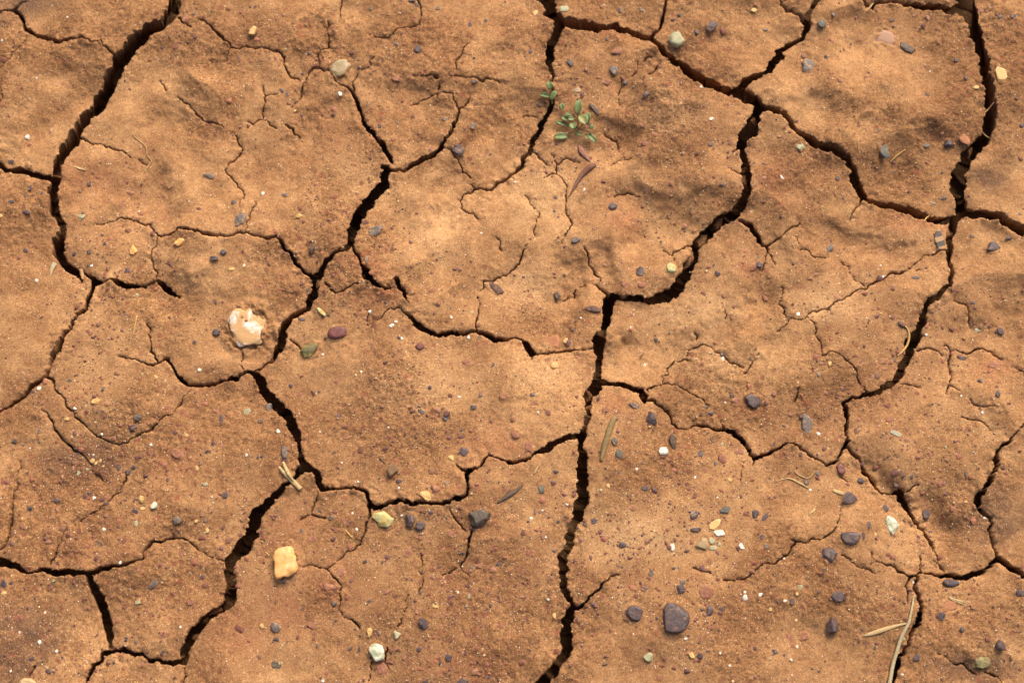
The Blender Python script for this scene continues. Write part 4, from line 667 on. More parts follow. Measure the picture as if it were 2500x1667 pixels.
# ground: the floor of the cracks and the mud that runs on outside
gm = sub_mesh('ground', qlf == -9, M_soil, 0.52)  # crack shade painted in: floor uses the plate soil with its colour darkened
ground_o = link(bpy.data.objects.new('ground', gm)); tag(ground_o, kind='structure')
ground_o['label'] = 'subsoil with painted-in shade at the bottom of the cracks in dried orange mud'
x0, x1, y0, y1 = xs[0]-0.004, xs[-1]+0.004, ys[0]-0.004, ys[-1]+0.004
rings = [0, 0.002, 0.02, 0.06, 0.12, 0.25, 0.5, 1, 2, 5, 15, 60, 200]; SEG = 24
V = []; F = []
def loop(e, z):
    pts = []
    c = [(x0-e, y0-e), (x1+e, y0-e), (x1+e, y1+e), (x0-e, y1+e)]
    for k in range(4):
        a, b = c[k], c[(k+1) % 4]
        for i in range(SEG): f = i/SEG; pts.append((a[0]+(b[0]-a[0])*f, a[1]+(b[1]-a[1])*f, z))
    return pts
V += loop(-0.006, -0.034)
for k, e in enumerate(rings): V += loop(e, -0.002 if k else -0.03)
n = SEG*4
for r in range(len(rings)):
    for i in range(n): F.append((r*n+i, r*n+(i+1) % n, (r+1)*n+(i+1) % n, (r+1)*n+i))
surround = link(bpy.data.objects.new('surrounding_ground', mesh_np('surrounding_ground', np.array(V), np.array(F)[:, ::-1], M_outer)), ground_o)

ids = [k for k in np.unique(qlf) if k >= 0]
prs = random.Random(2); nplate = 0
for k in ids:
    me = sub_mesh('mud_plate', qlf == k, M_soil, prs.uniform(0.93, 1.05))
    link(bpy.data.objects.new('mud_plate', me), ground_o); nplate += 1
print('plates', nplate, 'verts', NX*NY)
# ------------------------------------------------------------------ stones
def ico(sub):
    import bmesh
    bm = bmesh.new(); bmesh.ops.create_icosphere(bm, subdivisions=sub, radius=1.0)
    v = np.array([a.co[:] for a in bm.verts]); f = np.array([[a.index for a in q.verts] for q in bm.faces]); bm.free()
    return v, f
ICO = {k: ico(k) for k in (1, 2, 3, 4)}
def noise3(v, freq, seed):
    rs = np.random.RandomState(seed); r = np.zeros(len(v))
    for k in range(6):
        d = rs.normal(size=3); d /= np.linalg.norm(d); r += np.sin((v@d)*freq*rs.uniform(.6, 1.5)+rs.uniform(0, 6.3))
    return r/6
def rock_verts(rx, ry, h, ang, seed, facets=7, rough=0.06, sub=3, cut=(0.62, 0.92), outline=None, flat=0.72):
    v, f = ICO[sub]; v = v.copy(); rs = np.random.RandomState(seed)
    for k in range(facets):
        d = rs.normal(size=3); d[2] *= 0.55; d /= np.linalg.norm(d); o = rs.uniform(*cut)
        over = v@d-o; v -= np.outer(np.clip(over, 0, 9)*0.985, d)
    v[:, 2] = np.where(v[:, 2] > flat, flat+(v[:, 2]-flat)*0.12, v[:, 2])
    v *= (1+rough*1.5*noise3(v, 3.0, seed+1)+1.0*rough*noise3(v, 7.5, seed+2)+0.45*rough*noise3(v, 17.0, seed+3))[:, None]
    if outline is not None:                              # polar outline of the photographed stone: radii every 360/n degrees
        n = len(outline); th = (np.degrees(np.arctan2(v[:, 1], v[:, 0])) % 360)/360*n
        i = np.floor(th).astype(int) % n; t = th-np.floor(th); o = np.array(outline)
        k = o[i]*(1-t)+o[(i+1) % n]*t
        rad = np.hypot(v[:, 0], v[:, 1]); v[:, 0] *= k; v[:, 1] *= k
    mn, mx = v.min(0), v.max(0); v = (v-(mn+mx)/2)/((mx-mn)/2)
    v *= (rx, ry, h); a = R(ang)
    x = v[:, 0]*math.cos(a)-v[:, 1]*math.sin(a); y = v[:, 0]*math.sin(a)+v[:, 1]*math.cos(a)
    return np.stack([x, y*1.06, v[:, 2]], -1), f
def stone_material(name, c1, c2, scale=300.0, dust=0.35, rough=0.5, stripes=False, dustcol=(0.40, 0.205, 0.09), trans=0.0, lo=0.35, hi=0.68):
    m, nt, bs = new_mat(name); g = G(nt)
    tc = g.n('ShaderNodeNewGeometry').outputs['Position']
    n1 = g.noise(tc, scale, 4, 0.6, 0.5)
    if stripes:
        oc = g.n('ShaderNodeTexCoord').outputs['Object']
        sx = g.n('ShaderNodeSeparateXYZ'); g.link(oc, sx.inputs[0])
        wv = g.math('SINE', g.math('ADD', g.math('MULTIPLY', g.math('ADD', sx.outputs[1], g.math('MULTIPLY', sx.outputs[0], -0.25)), 790.0), g.math('MULTIPLY', n1, 2.2)))
        c = g.mix(g.ramp(wv, -0.1, 0.25), c1, c2)
    else: c = g.mix(g.ramp(n1, lo, hi), c1, c2)
    n2 = g.noise(tc, 1100, 3, 0.6); c = g.mix(g.ramp(n2, 0.3, 0.7, 0.0, 0.45), c, g.mix(1.0, c, (0.55, 0.5, 0.5), 'MULTIPLY'))
    n3 = g.noise(tc, 330, 5, 0.75); c = g.mix(g.ramp(n3, 0.66-dust*0.5, 0.84-dust*0.5, 0, 0.85), c, dustcol)
    c = g.mix(g.ramp(g.noise(tc, 900, 2, 0.5), 0.3, 0.8, 0.0, 0.15), c, dustcol)
    g.link(c, bs.inputs['Base Color']); bs.inputs['Roughness'].default_value = rough
    bs.inputs['Specular IOR Level'].default_value = 0.4
    if trans: bs.inputs['Subsurface Weight'].default_value = trans; bs.inputs['Subsurface Radius'].default_value = (0.004, 0.003, 0.002); bs.inputs['Subsurface Scale'].default_value = 0.6
    b = g.n('ShaderNodeBump'); b.inputs['Distance'].default_value = 0.0008; b.inputs['Strength'].default_value = 0.55
    g.link(g.math('ADD', n1, g.math('MULTIPLY', n2, 0.4)), b.inputs['Height']); g.link(b.outputs[0], bs.inputs['Normal'])
    return m
SM = {'P': stone_material('plum_stone', (0.042, 0.033, 0.043), (0.080, 0.056, 0.064), dust=0.22),
      'G': stone_material('grey_slate', (0.060, 0.058, 0.062), (0.135, 0.120, 0.105), dust=0.34),
      'W': stone_material('white_quartz', (0.72, 0.64, 0.52), (0.82, 0.78, 0.70), dust=0.10, trans=0.2),
      'Y': stone_material('ochre_quartz', (0.58, 0.34, 0.10), (0.66, 0.46, 0.20), dust=0.16, trans=0.2),
      'V': stone_material('pale_green_stone', (0.27, 0.28, 0.15), (0.46, 0.45, 0.28), dust=0.28),
      'R': stone_material('rust_red_stone', (0.21, 0.072, 0.046), (0.30, 0.115, 0.066), dust=0.36, rough=0.7)}
def put_rock(name, t, x, y, rx, ry, ang, mat, seed, hk=0.55, sunk=0.45, **kw):
    sunk = min(sunk+0.16, 0.74); hk *= 0.82; rx *= 0.91; ry *= 0.91; kw.setdefault('facets', 7); kw.setdefault('sub', 4); smooth = kw['facets'] <= 3 or kw.get('rough', 0) >= 0.1
    if smooth: kw['sub'] = 4
    else: kw['facets'] += 4
    gx, gy = at(t, x, y); s = sc(t, x, y); rx *= s; ry *= s; h = hk*min(rx, ry)
    top = max(height(gx+dx*rx*.6, gy+dy*ry*.6, True) for dx, dy in ((0, 0), (1, 0), (-1, 0), (0, 1), (0, -1)))*0.5 + 0.5*height(gx, gy, True)
    v, f = rock_verts(rx, ry, h, ang, seed, **kw)
    o = link(bpy.data.objects.new(name, mesh_np(name, v, f, mat, smooth))); o.location = (gx, gy, top+h*(1-2*sunk))
    return o
sizes_w = lambda r: 'tiny' if r < 17 else 'small' if r < 30 else 'medium-sized'
COLW = {'P': 'dark plum', 'G': 'grey slate', 'W': 'white quartz', 'Y': 'ochre yellow', 'V': 'pale green', 'R': 'rust red'}
toks = COMMON.split(); i = 0; sd = 100
def area(v): q = [float(k) for k in v.split(',')]; return q[2]*q[3]
limit = sorted((area(v) for v in toks[2::3]), reverse=True)[294]
NAMED = []                                            # (object, class phrase) labelled further down by what they lie beside
loose = {c: [] for c in 'PGWYVR'}
while i < len(toks):
    t, c, v = toks[i:i+3]; i += 3; sd += 1
    v = [float(q) for q in v.split(',')]; x, y, rx, ry = v[:4]; ang = v[4] if len(v) > 4 else (sd*47) % 40-20 if rx/ry < 1.3 else 0
    emb = c == 'R'
    o = put_rock('pebble', t, x, y, rx*1.02, ry*1.02, ang, SM[c], sd, hk=0.34 if emb else 0.5 if c == 'P' else 0.55, sunk=0.60 if emb else 0.42,
                 sub=2 if max(rx, ry) < 17 else 3, facets=6 if c in 'PGR' else 4, rough=0.05, cut=(0.5, 0.85))
    long = max(rx, ry)/min(rx, ry) > 1.55
    sz = sizes_w(max(rx, ry)); phrase = '%s %s %s' % (sz, COLW[c], 'sliver' if long else 'pebble')
    if rx/1.0*ry < limit: loose[c].append(o); continue
    tag(o, phrase, 'pebble', phrase+'s'); NAMED.append((o, phrase))
V = []; F = []; MI = []; o_ = 0                        # the smallest pebbles: one mesh
for k, c in enumerate(loose):
    for o in loose[c]:
        me = o.data; v = np.zeros(len(me.vertices)*3, np.float32); me.vertices.foreach_get('co', v); f = np.zeros(len(me.loops), np.int32); me.loops.foreach_get('vertex_index', f)
        V.append(v.reshape(-1, 3)+np.array(o.location)); F.append(f.reshape(-1, 3)+o_); MI.append(np.full(len(f)//3, k)); o_ += len(v)//3
        bpy.data.objects.remove(o); bpy.data.meshes.remove(me)
me = mesh_np('small_pebbles', np.concatenate(V), np.concatenate(F), None, False)
for c in loose: me.materials.append(SM[c])
me.polygons.foreach_set('material_index', np.concatenate(MI).astype(np.int32))
tag(link(bpy.data.objects.new('small_pebbles', me)), 'smallest mixed pebbles scattered over the cracked mud', 'pebbles', kind='stuff')

# stones that stand out, each by itself
SM['big_white'] = stone_material('white_and_tan_stone', (0.54, 0.325, 0.145), (0.84, 0.79, 0.72), 105, 0.26, 0.85, lo=0.50, hi=0.66)
SM['orange'] = stone_material('orange_quartz', (0.72, 0.33, 0.075), (0.84, 0.56, 0.25), 120, 0.05, 0.42, trans=0.35)
SM['maroon'] = stone_material('maroon_stone', (0.125, 0.032, 0.034), (0.17, 0.05, 0.046), 200, 0.14, 0.45)
SM['olive'] = stone_material('olive_green_stone', (0.105, 0.105, 0.045), (0.33, 0.27, 0.07), 230, 0.26, 0.55, lo=0.45, hi=0.62)
SM['dark'] = stone_material('charcoal_stone', (0.052, 0.045, 0.040), (0.095, 0.080, 0.062), 260, 0.20, 0.6)
SM['lime'] = stone_material('lime_yellow_stone', (0.56, 0.38, 0.11), (0.48, 0.50, 0.24), 230, 0.20, 0.6, lo=0.40, hi=0.58)
SM['mint'] = stone_material('pale_mint_stone', (0.30, 0.36, 0.22), (0.76, 0.70, 0.54), 260, 0.20, 0.6, lo=0.40, hi=0.56)
SM['pink'] = stone_material('pale_pink_stone', (0.34, 0.20, 0.135), (0.42, 0.24, 0.16), 120, 0.22, 0.7)
SM['terra'] = stone_material('terracotta', (0.34, 0.130, 0.062), (0.40, 0.165, 0.08), 160, 0.36, 0.85)
SM['glass'] = stone_material('greenish_quartz', (0.27, 0.235, 0.13), (0.38, 0.31, 0.17), 200, 0.42, 0.4, trans=0.2)
SM['teal'] = stone_material('teal_grey_stone', (0.055, 0.068, 0.058), (0.10, 0.105, 0.085), 220, 0.2, 0.55)
SM['brown'] = stone_material('brown_nodule', (0.15, 0.085, 0.040), (0.22, 0.135, 0.06), 160, 0.22, 0.6)
SM['band'] = stone_material('banded_stone', (0.048, 0.044, 0.040), (0.40, 0.23, 0.11), 160, 0.10, 0.6, stripes=True)
SM['turq'] = stone_material('pale_turquoise', (0.36, 0.37, 0.28), (0.45, 0.40, 0.26), 200, 0.30, 0.6)
SM['husk'] = stone_material('dark_husk', (0.042, 0.026, 0.020), (0.11, 0.066, 0.045), 420, 0.16, 0.55)
SM['tanchip'] = stone_material('tan_chip', (0.48, 0.32, 0.15), (0.58, 0.42, 0.22), 300, 0.12, 0.7)
SM['slab'] = stone_material('yellowish_slab', (0.38, 0.215, 0.085), (0.44, 0.26, 0.11), 200, 0.5, 0.85)
SM['bark'] = stone_material('bark', (0.085, 0.050, 0.040), (0.16, 0.085, 0.065), 420, 0.2, 0.75)
MARKS = []
for (nm, lb, ct, t, x, y, rx, ry, an, mt, hk, sk, kw) in U:
    sd += 1
    tag(put_rock(nm, t, x, y, rx, ry, an, SM[mt], sd, hk=hk, sunk=sk, **kw), lb, ct)
    MARKS.append((at(t, x, y), lb))

# ------------------------------------------------------------------ clods of soil lying in the cracks
M_clod = soil_material('clod_soil')
def clod(t, x, y, rx, ry, ang, drop, label=None):
    global sd; sd += 1
    gx, gy = at(t, x, y); s = sc(t, x, y); rx *= s; ry *= s; h = 0.75*min(rx, ry)+0.002
    v, f = rock_verts(rx, ry, h, ang, sd, facets=8, rough=0.24, sub=4, cut=(.55, .9), flat=2.0)
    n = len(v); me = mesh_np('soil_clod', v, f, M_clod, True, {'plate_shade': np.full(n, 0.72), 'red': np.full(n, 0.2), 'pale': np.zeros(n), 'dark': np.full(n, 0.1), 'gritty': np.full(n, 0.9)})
    o = link(bpy.data.objects.new('soil_clod', me)); o.location = (gx, gy, height(gx, gy, True)-drop*0.0018-0.001-h)
    tag(o, label or 'soil clod', 'clod', None if label else 'soil clods lodged in the cracks')
    if not label: NAMED.append((o, 'soil clod in a crack'))
cl = """G 1560,570,52,70,-40,3.5 G 1685,440,40,55,-40,3 G 1885,130,34,52,0,4  K 795,300,26,62,-10,2 K 640,510,44,50,0,6 K 660,620,36,40,0,4 F 505,935,24,52,0,4 A 870,730,34,26,20,6  
C 1420,610,32,36,0,5 C 1960,960,34,40,0,5 D 1720,1140,22,56,-20,6 D 1520,1400,24,36,0,5 H 1535,480,38,56,0,3 H 1520,130,30,34,0,5 M 1690,985,62,24,28,3  M 1610,1060,36,24,40,4 M 1530,1190,34,26,40,4   
F 395,1200,44,26,20,2.5 F 900,930,34,28,0,6 F 940,965,28,24,0,5 F 860,880,24,26,0,6 K 900,455,50,22,-8,3 K 1090,520,28,30,0,4          C 620,265,60,26,0,8 C 500,245,44,26,0,9  A 1010,440,30,36,-40,9 G 1890,40,30,36,0,5 K 780,385,34,20,20,3""".split()
for t, v in zip(cl[0::2], cl[1::2]): clod(t, *[float(q) for q in v.split(',')])
clod('F', 710, 695, 20, 20, 0, -1.0, 'little round crumb of mud perched on a crack junction')
clod('J', 95, 318, 92, 44, -15, 0.3, 'reddish loose clod filling the corner where two cracks meet')
clod('G', 1445, 730, 46, 96, -25, 1.5, 'thin brown slab leaning off the rounded lip into the crack')

# ------------------------------------------------------------------ labels: each small pebble by the distinct stone it lies nearest to
SHORT = {'large lumpy white': 'the large white and tan stone', 'glossy orange translucent': 'the notched orange quartz lump', 'biggest flat dark plum': 'the biggest plum stone', 'smooth oval maroon': 'the oval maroon stone',
 'charcoal grey three': 'the charcoal three-cornered stone', 'pale lime and yellow': 'the lime yellow wedge', 'knobbly pale mint': 'the knobbly mint stone', 'low brownish grey': 'the buried brownish grey stone',
 'bone-shaped': 'the bone-shaped plum pebble', 'largest glassy': 'the glassy quartz cluster', 'dull pale green blocky': 'the blocky pale green pebble', 'rough-skinned': 'the rough oval plum stone',
 'broad plum stone with notched': 'the broad notched plum stone', 'tan and pale green lumpy': 'the pointed tan-green stone', 'bluish plum': 'the plum stone by the burrow', 'long smooth plum': 'the plum stone bridging a crack',
 'pyramid-shaped': 'the pyramid-shaped plum stone', 'squarish near-black': 'the squarish near-black stone', 'large dull olive': 'the buried olive stone', 'broad rusty orange': 'the rusty lump under straw',
 'large greenish grey trans': 'the translucent grey-green quartz', 'pale yellow angular': 'the angular pale yellow stone', 'round cream': 'the round cream pebble', 'dark leaf-shaped': 'the leaf-shaped slate flake',
 'teardrop plum': 'the teardrop plum pebble', 'grey knobbly': 'the knobbly grey pebble', 'crescent-shaped': 'the crescent plum pebble', 'pale green stone beside': 'the pale green corner stone', 'rounded pale green pebble at': 'the round green rim pebble',
 'four-sided plum': 'the four-sided plum flake', 'dark splinter of bark': 'the bark splinter by the seedling', 'rectangular slate': 'the rectangular slate flake', 'large smooth pale pinkish': 'the pale pinkish stone',
 'faceted near-black': 'the faceted near-black pebble', 'yellow-brown stone': 'the yellow-brown wall stone', 'greenish grey pointed': 'the greenish pointed flake', 'upright orange-yellow': 'the upright orange-yellow chip',
 'slanting pale orange': 'the slanting orange chip', 'triangular grey slate': 'the triangular slate flake', 'dark plum pebble beside': 'the plum pebble beside the white stone', 'long dark slate flake': 'the cracked slate flake',
 'dark beetle': 'the beetle-shaped seed', 'maroon wedge': 'the maroon wedge chip', 'dark frayed bark': 'the frayed bark chip', 'dull plum pebble on the rounded': 'the plum pebble on the lip', 'pale yellow pitted': 'the pitted yellow rim stone',
 'grey and white split': 'the split grey-white chip', 'brown pointed seed': 'the pointed seed husk', 'terracotta': 'the square terracotta fragment', 'split plum': 'the split plum stone', 'black and tan banded': 'the banded stone',
 'striped brown seed': 'the striped brown seed', 'round charcoal': 'the veined charcoal pebble', 'flat orange': 'the flat orange pebble', 'pale greenish square': 'the greenish square chip', 'buried rust red lump amid': 'the rust lump amid white grains',
 'upright amber': 'the upright amber pebble', 'faceted grey-blue': 'the faceted grey-blue pebble', 'mottled brown oval': 'the mottled brown nodule', 'cream yellow stone': 'the cream stone at the lip', 'long grey seed': 'the long grey seed',
 'grey translucent': 'the grey stone on the rim', 'plum and grey hook': 'the hook-shaped plum stone', 'angular plum stone with a red': 'the red-flecked plum stone', 'bright white oval': 'the bright white pebble', 'crumbly dark green': 'the crumbly green-grey stone',
 'long dark slate stone half': 'the grit-covered slate stone', 'oval maroon plum': 'the oval maroon-plum pebble', 'broad rust red lump buried': 'the broad rust red lump', 'pale turquoise': 'the pale turquoise chip', 'arrow-shaped': 'the arrow-shaped slate flake',
 'tan lumpy stone': 'the tan lumpy stone', 'rounded dull plum': 'the rounded dull plum pebble', 'dark wrinkled husk': 'the wrinkled dark husk', 'olive green and yellow': 'the olive-yellow block', 'slanted plum block': 'the slanted plum block'}
LM = []
for p, lb in MARKS:
    for k, v in SHORT.items():
        if lb.startswith(k): LM.append((p, v)); break
ORD = ['nearest', 'second nearest', 'third nearest', 'fourth nearest', 'fifth nearest', 'sixth nearest', 'seventh nearest', 'eighth nearest', 'ninth nearest', 'tenth nearest', 'eleventh nearest', 'twelfth nearest']
cls = {}
for o, ph in NAMED: cls.setdefault(ph, []).append(o)
for ph, os_ in cls.items():
    for o in os_:
        best = None
        for p, nm in LM:
            d = math.hypot(o.location.x-p[0], o.location.y-p[1])
            rk = sum(math.hypot(q.location.x-p[0], q.location.y-p[1]) < d for q in os_)
            sc_ = d*(1+0.8*rk)
            if best is None or sc_ < best[0]: best = (sc_, rk, nm)
        rk, nm = best[1:]
        o['label'] = '%s, %s of %s to %s' % (ph, ORD[min(rk, 11)], 'all' if 'clod' in ph else 'its kind', nm)

# ------------------------------------------------------------------ straws, twigs
def fibre_material(name, c1, c2, scale=500):
    m, nt, bs = new_mat(name); g = G(nt); pos = g.n('ShaderNodeNewGeometry').outputs['Position']
    c = g.mix(g.ramp(g.noise(pos, scale, 4, 0.6, 1.0), 0.35, 0.65), c1, c2); g.link(c, bs.inputs['Base Color'])
    bs.inputs['Roughness'].default_value = 0.6; bs.inputs['Specular IOR Level'].default_value = 0.3
    b = g.n('ShaderNodeBump'); b.inputs['Distance'].default_value = 0.0005; g.link(g.noise(pos, scale*3, 2), b.inputs['Height']); g.link(b.outputs[0], bs.inputs['Normal'])
    return m
FM = {'straw': fibre_material('straw', (0.42, 0.28, 0.12), (0.64, 0.47, 0.24), 900), 'gold': fibre_material('golden_straw', (0.50, 0.29, 0.08), (0.62, 0.40, 0.14)),
      'grass': fibre_material('dry_grass', (0.36, 0.27, 0.14), (0.47, 0.40, 0.25)), 'twig': fibre_material('weathered_twig', (0.17, 0.115, 0.045), (0.27, 0.18, 0.075)),
      'brown': fibre_material('brown_stalk', (0.14, 0.062, 0.042), (0.24, 0.11, 0.065)), 'dark': fibre_material('dark_twig', (0.075, 0.052, 0.042), (0.15, 0.09, 0.06)),
      'pink': fibre_material('pinkish_dry_leaf', (0.26, 0.11, 0.075), (0.36, 0.17, 0.11)), 'root': fibre_material('rootlet', (0.38, 0.22, 0.09), (0.46, 0.28, 0.12))}
def strand_mesh(name, t, pts, mat, flat=1.0, lift=None, ns=8, sub=6):
    """pts: x,y,width[,height in mm above the mud]; smooth tube lying on the mud"""
    P3 = []
    for p in pts:
        gx, gy = at(t, p[0], p[1]); r = p[2]*sc(t, p[0], p[1])/2
        z = height(gx, gy, True) + r*flat*0.6 + (p[3]*0.001 if len(p) > 3 else 0.0003)
        P3.append((gx, gy, z, r))
    P3 = np.array(P3); out = []
    n = len(P3)
    for i in range(n-1):
        p0, p1, p2, p3 = P3[max(i-1, 0)], P3[i], P3[i+1], P3[min(i+2, n-1)]
        for k in range(sub):
            u = k/sub; out.append(0.5*((2*p1)+(-p0+p2)*u+(2*p0-5*p1+4*p2-p3)*u*u+(-p0+3*p1-3*p2+p3)*u**3))
    out.append(P3[-1]); out = np.array(out); m = len(out); V = []; F = []
    for i in range(m):
        d = out[min(i+1, m-1), :3]-out[max(i-1, 0), :3]; d /= np.linalg.norm(d)+1e-12
        s = np.cross(d, (0, 0, 1)); s /= np.linalg.norm(s)+1e-12; uu = np.cross(s, d)
        for k in range(ns):
            a = 2*math.pi*k/ns; V.append(out[i, :3]+out[i, 3]*(s*math.cos(a)+uu*math.sin(a)*flat))
    for i in range(m-1):
        for k in range(ns): F.append((i*ns+k, i*ns+(k+1) % ns, (i+1)*ns+(k+1) % ns, (i+1)*ns+k))
    V.append(out[0, :3]); V.append(out[-1, :3]); c0, c1 = len(V)-2, len(V)-1
    for k in range(ns): F.append((c0, (k+1) % ns, k, k)); F.append((c1, (m-1)*ns+k, (m-1)*ns+(k+1) % ns, (m-1)*ns+(k+1) % ns))
    me = bpy.data.meshes.new(name); me.from_pydata([tuple(v) for v in V], [], [tuple(dict.fromkeys(f)) for f in F])
    me.polygons.foreach_set('use_smooth', [True]*len(me.polygons)); me.materials.append(mat); me.update()
    return me
def strand(name, label, cat, t, pts, mat, flat=1.0, group=None, parent=None):
    o = link(bpy.data.objects.new(name, strand_mesh(name, t, pts, FM[mat], flat)), parent)
    return tag(o, label, cat, group)
gs = bpy.data.objects.new('grass_stalk', None); link(gs); gx, gy = at('P', 1110, 1200); gs.location = (0, 0, 0)
tag(gs, 'long dry grass stalk with a side blade lying along a crack', 'grass stalk')
strand('stem', None, None, 'P', [(1216, 868, 10), (1192, 980, 18), (1168, 1090, 26), (1120, 1190, 30), (1085, 1310, 30), (1055, 1420, 32), (1028, 1568, 34), (1010, 1640, 34)], 'grass', 0.8, parent=gs)
strand('blade', None, None, 'P', [(815, 1188, 5), (880, 1172, 30), (960, 1146, 36), (1060, 1114, 26), (1150, 1092, 14)], 'straw', 0.35, parent=gs)
strand('straw', 'thick pale straw with a cut end crossing a crack corner', 'straw', 'J', [(206, 1115, 16, 1.2), (250, 1165, 30, 1.6), (310, 1225, 38, 1.8), (375, 1288, 38, 1)], 'straw', 0.5)
strand('straw', 'thinner pale straw lying on a thick straw at a crack corner', 'straw', 'J', [(236, 1075, 20, 0.6), (262, 1130, 28, 2), (290, 1180, 26, 3), (322, 1228, 14, 3.4)], 'straw', 0.5)
strand('twig', 'weathered tan twig lying on gritty mud near a crack', 'twig', 'K', [(868, 708, 14), (838, 745, 44), (812, 810, 48), (785, 900, 48), (762, 980, 44), (742, 1064, 22)], 'twig', 0.7)
strand('twig', 'dark slanting twig half buried near the central crack', 'twig', 'K', [(120, 1252, 12), (70, 1300, 28), (0, 1345, 36), (-80, 1400, 16)], 'dark', 0.5)
strand('stalk', 'brown tapering dry stalk below the green seedling', 'stalk', 'C', [(700, 1318, 30), (660, 1335, 50), (600, 1385, 44), (555, 1450, 32), (510, 1530, 16), (485, 1568, 8)], 'brown', 0.7)
strand('dry_leaf', 'small pinkish pointed dry leaf below the green seedling', 'leaf', 'C', [(565, 1160, 10, .5), (585, 1200, 48, 1), (620, 1240, 44, .6), (655, 1285, 8)], 'pink', 0.25)
strand('straw', 'golden curled straw along the rim of a crack', 'straw', 'H', [(1150, 1272, 8), (1178, 1302, 14), (1194, 1360, 18), (1182, 1420, 18), (1148, 1470, 15), (1100, 1512, 10)], 'gold', 1.0)
strand('straw', 'short pale straw chip touching a broad plum stone', 'straw', 'P', [(575, 26, 26), (615, 42, 30), (655, 58, 26)], 'straw', 0.4)
strand('straw', 'thin orange straw beside a greenish pointed flake', 'straw', 'D', [(1045, 1260, 6), (1095, 1215, 12), (1160, 1172, 6)], 'gold', 0.8)
strand('straw', 'thin straw leaning out of a narrow crack beyond the pinkish stone', 'straw', 'D', [(832, 104, 8, .5), (858, 72, 12, 2), (885, 38, 6, 3)], 'straw', 0.8)
strand('straw', 'short flat straw chip near a deep diagonal crack', 'straw', 'A', [(575, 1312, 6), (615, 1325, 18), (665, 1338, 8)], 'straw', 0.4)
strand('rootlet', 'bent tan rootlet on the plate with a long hairline crack', 'root', 'A', [(1035, 1010, 5), (1050, 1060, 8), (1110, 1105, 9), (1142, 1140, 9), (1150, 1200, 8), (1185, 1245, 7)], 'root', 0.7)
strand('rootlet', 'orange tan rootlet end below a bent rootlet', 'root', 'A', [(1188, 1245, 10), (1150, 1300, 13), (1120, 1340, 10), (1095, 1420, 7), (1085, 1460, 5)], 'root', 0.6)
strand('straw', 'upright thin straw on the plate with white grains', 'straw', 'E', [(1090, 1215, 7), (1078, 1280, 10), (1062, 1360, 6)], 'gold', 0.8)
strand('straw', 'short pale straw near a dark buried twig', 'straw', 'K', [(240, 1110, 8), (225, 1140, 14), (205, 1172, 8)], 'straw', 0.6)
strand('straw', 'fine orange straw on the small plate below crossed straws', 'straw', 'N', [(730, 345, 5), (755, 378, 11), (785, 408, 7)], 'gold', 0.8)
strand('straw', 'short straw on reddish mud beside the buried brownish grey stone', 'straw', 'N', [(205, 1298, 5), (222, 1265, 12), (240, 1235, 6)], 'straw', 0.6)
strand('straw', 'tiny straw bit beside the orange quartz lump', 'straw', 'N', [(82, 515, 5), (100, 532, 11), (118, 552, 5)], 'gold', 0.6)
for k, pts in enumerate([[(270, 1128, 5), (300, 1160, 8), (380, 1190, 8), (430, 1130, 4)], [(130, 1215, 5), (220, 1190, 8), (300, 1225, 10), (385, 1272, 6)], [(215, 1185, 4), (290, 1210, 8), (360, 1250, 5)]]):
    strand('rootlet', ('bowed pale rootlet, uppermost strand of the tangle on gritty mud', 'longest pale rootlet of the tangle on gritty mud', 'short middle rootlet of the tangle on gritty mud')[k], 'root', 'L', pts, 'straw', 0.8, 'tangled rootlets')
for k, pts in enumerate([[(1480, 880, 10), (1540, 905, 14), (1625, 918, 5)], [(1485, 892, 8), (1550, 922, 12), (1610, 945, 5)], [(1500, 885, 8), (1560, 915, 10), (1630, 932, 4)]]):
    strand('straw', ('straightest frayed straw fibre on the rusty orange lump', 'frayed straw fibre bent lowest over the rusty orange lump', 'thinnest middle straw fibre on the rusty orange lump')[k], 'straw', 'P', pts, 'straw', 0.6, 'frayed straw fibres')
strand('straw', 'pale curved straw chip in grit below the rootlets', 'straw', 'L', [(428, 1438, 10), (408, 1462, 20), (378, 1488, 8)], 'straw', 0.4)
strand('straw', 'thin straw poking from the wide crack near banded stone', 'straw', 'H', [(1305, 442, 6, .5), (1330, 412, 10, 1), (1352, 394, 5, 1.5)], 'gold', 0.8)
strand('rootlet', 'thin rootlet bridging the deep crack on its lit side', 'root', 'D', [(1778, 898, 8, -2), (1810, 868, 10, -2), (1840, 832, 7, 0)], 'root', 0.8)
strand('rootlet', 'slanting rootlet low in the deep crack', 'root', 'D', [(1765, 1015, 7, -3), (1810, 1050, 9, -4), (1850, 1075, 6, -3)], 'root', 0.8)
strand('leaf_scrap', 'pale folded leaf scrap beside a curving crack', 'leaf', 'E', [(418, 768, 40, .5), (402, 800, 44, .5), (392, 840, 20, .3), (385, 880, 5)], 'grass', 0.15)
strand('straw', 'small straw splinter standing on a crack junction', 'straw', 'E', [(628, 822, 26, .5), (636, 860, 30, 1), (645, 905, 16, .5)], 'root', 0.5)
strand('twig', 'short dark twig on the central plate', 'twig', 'J', [(998, 1032, 6), (1022, 1058, 14), (1050, 1086, 6)], 'dark', 0.7)

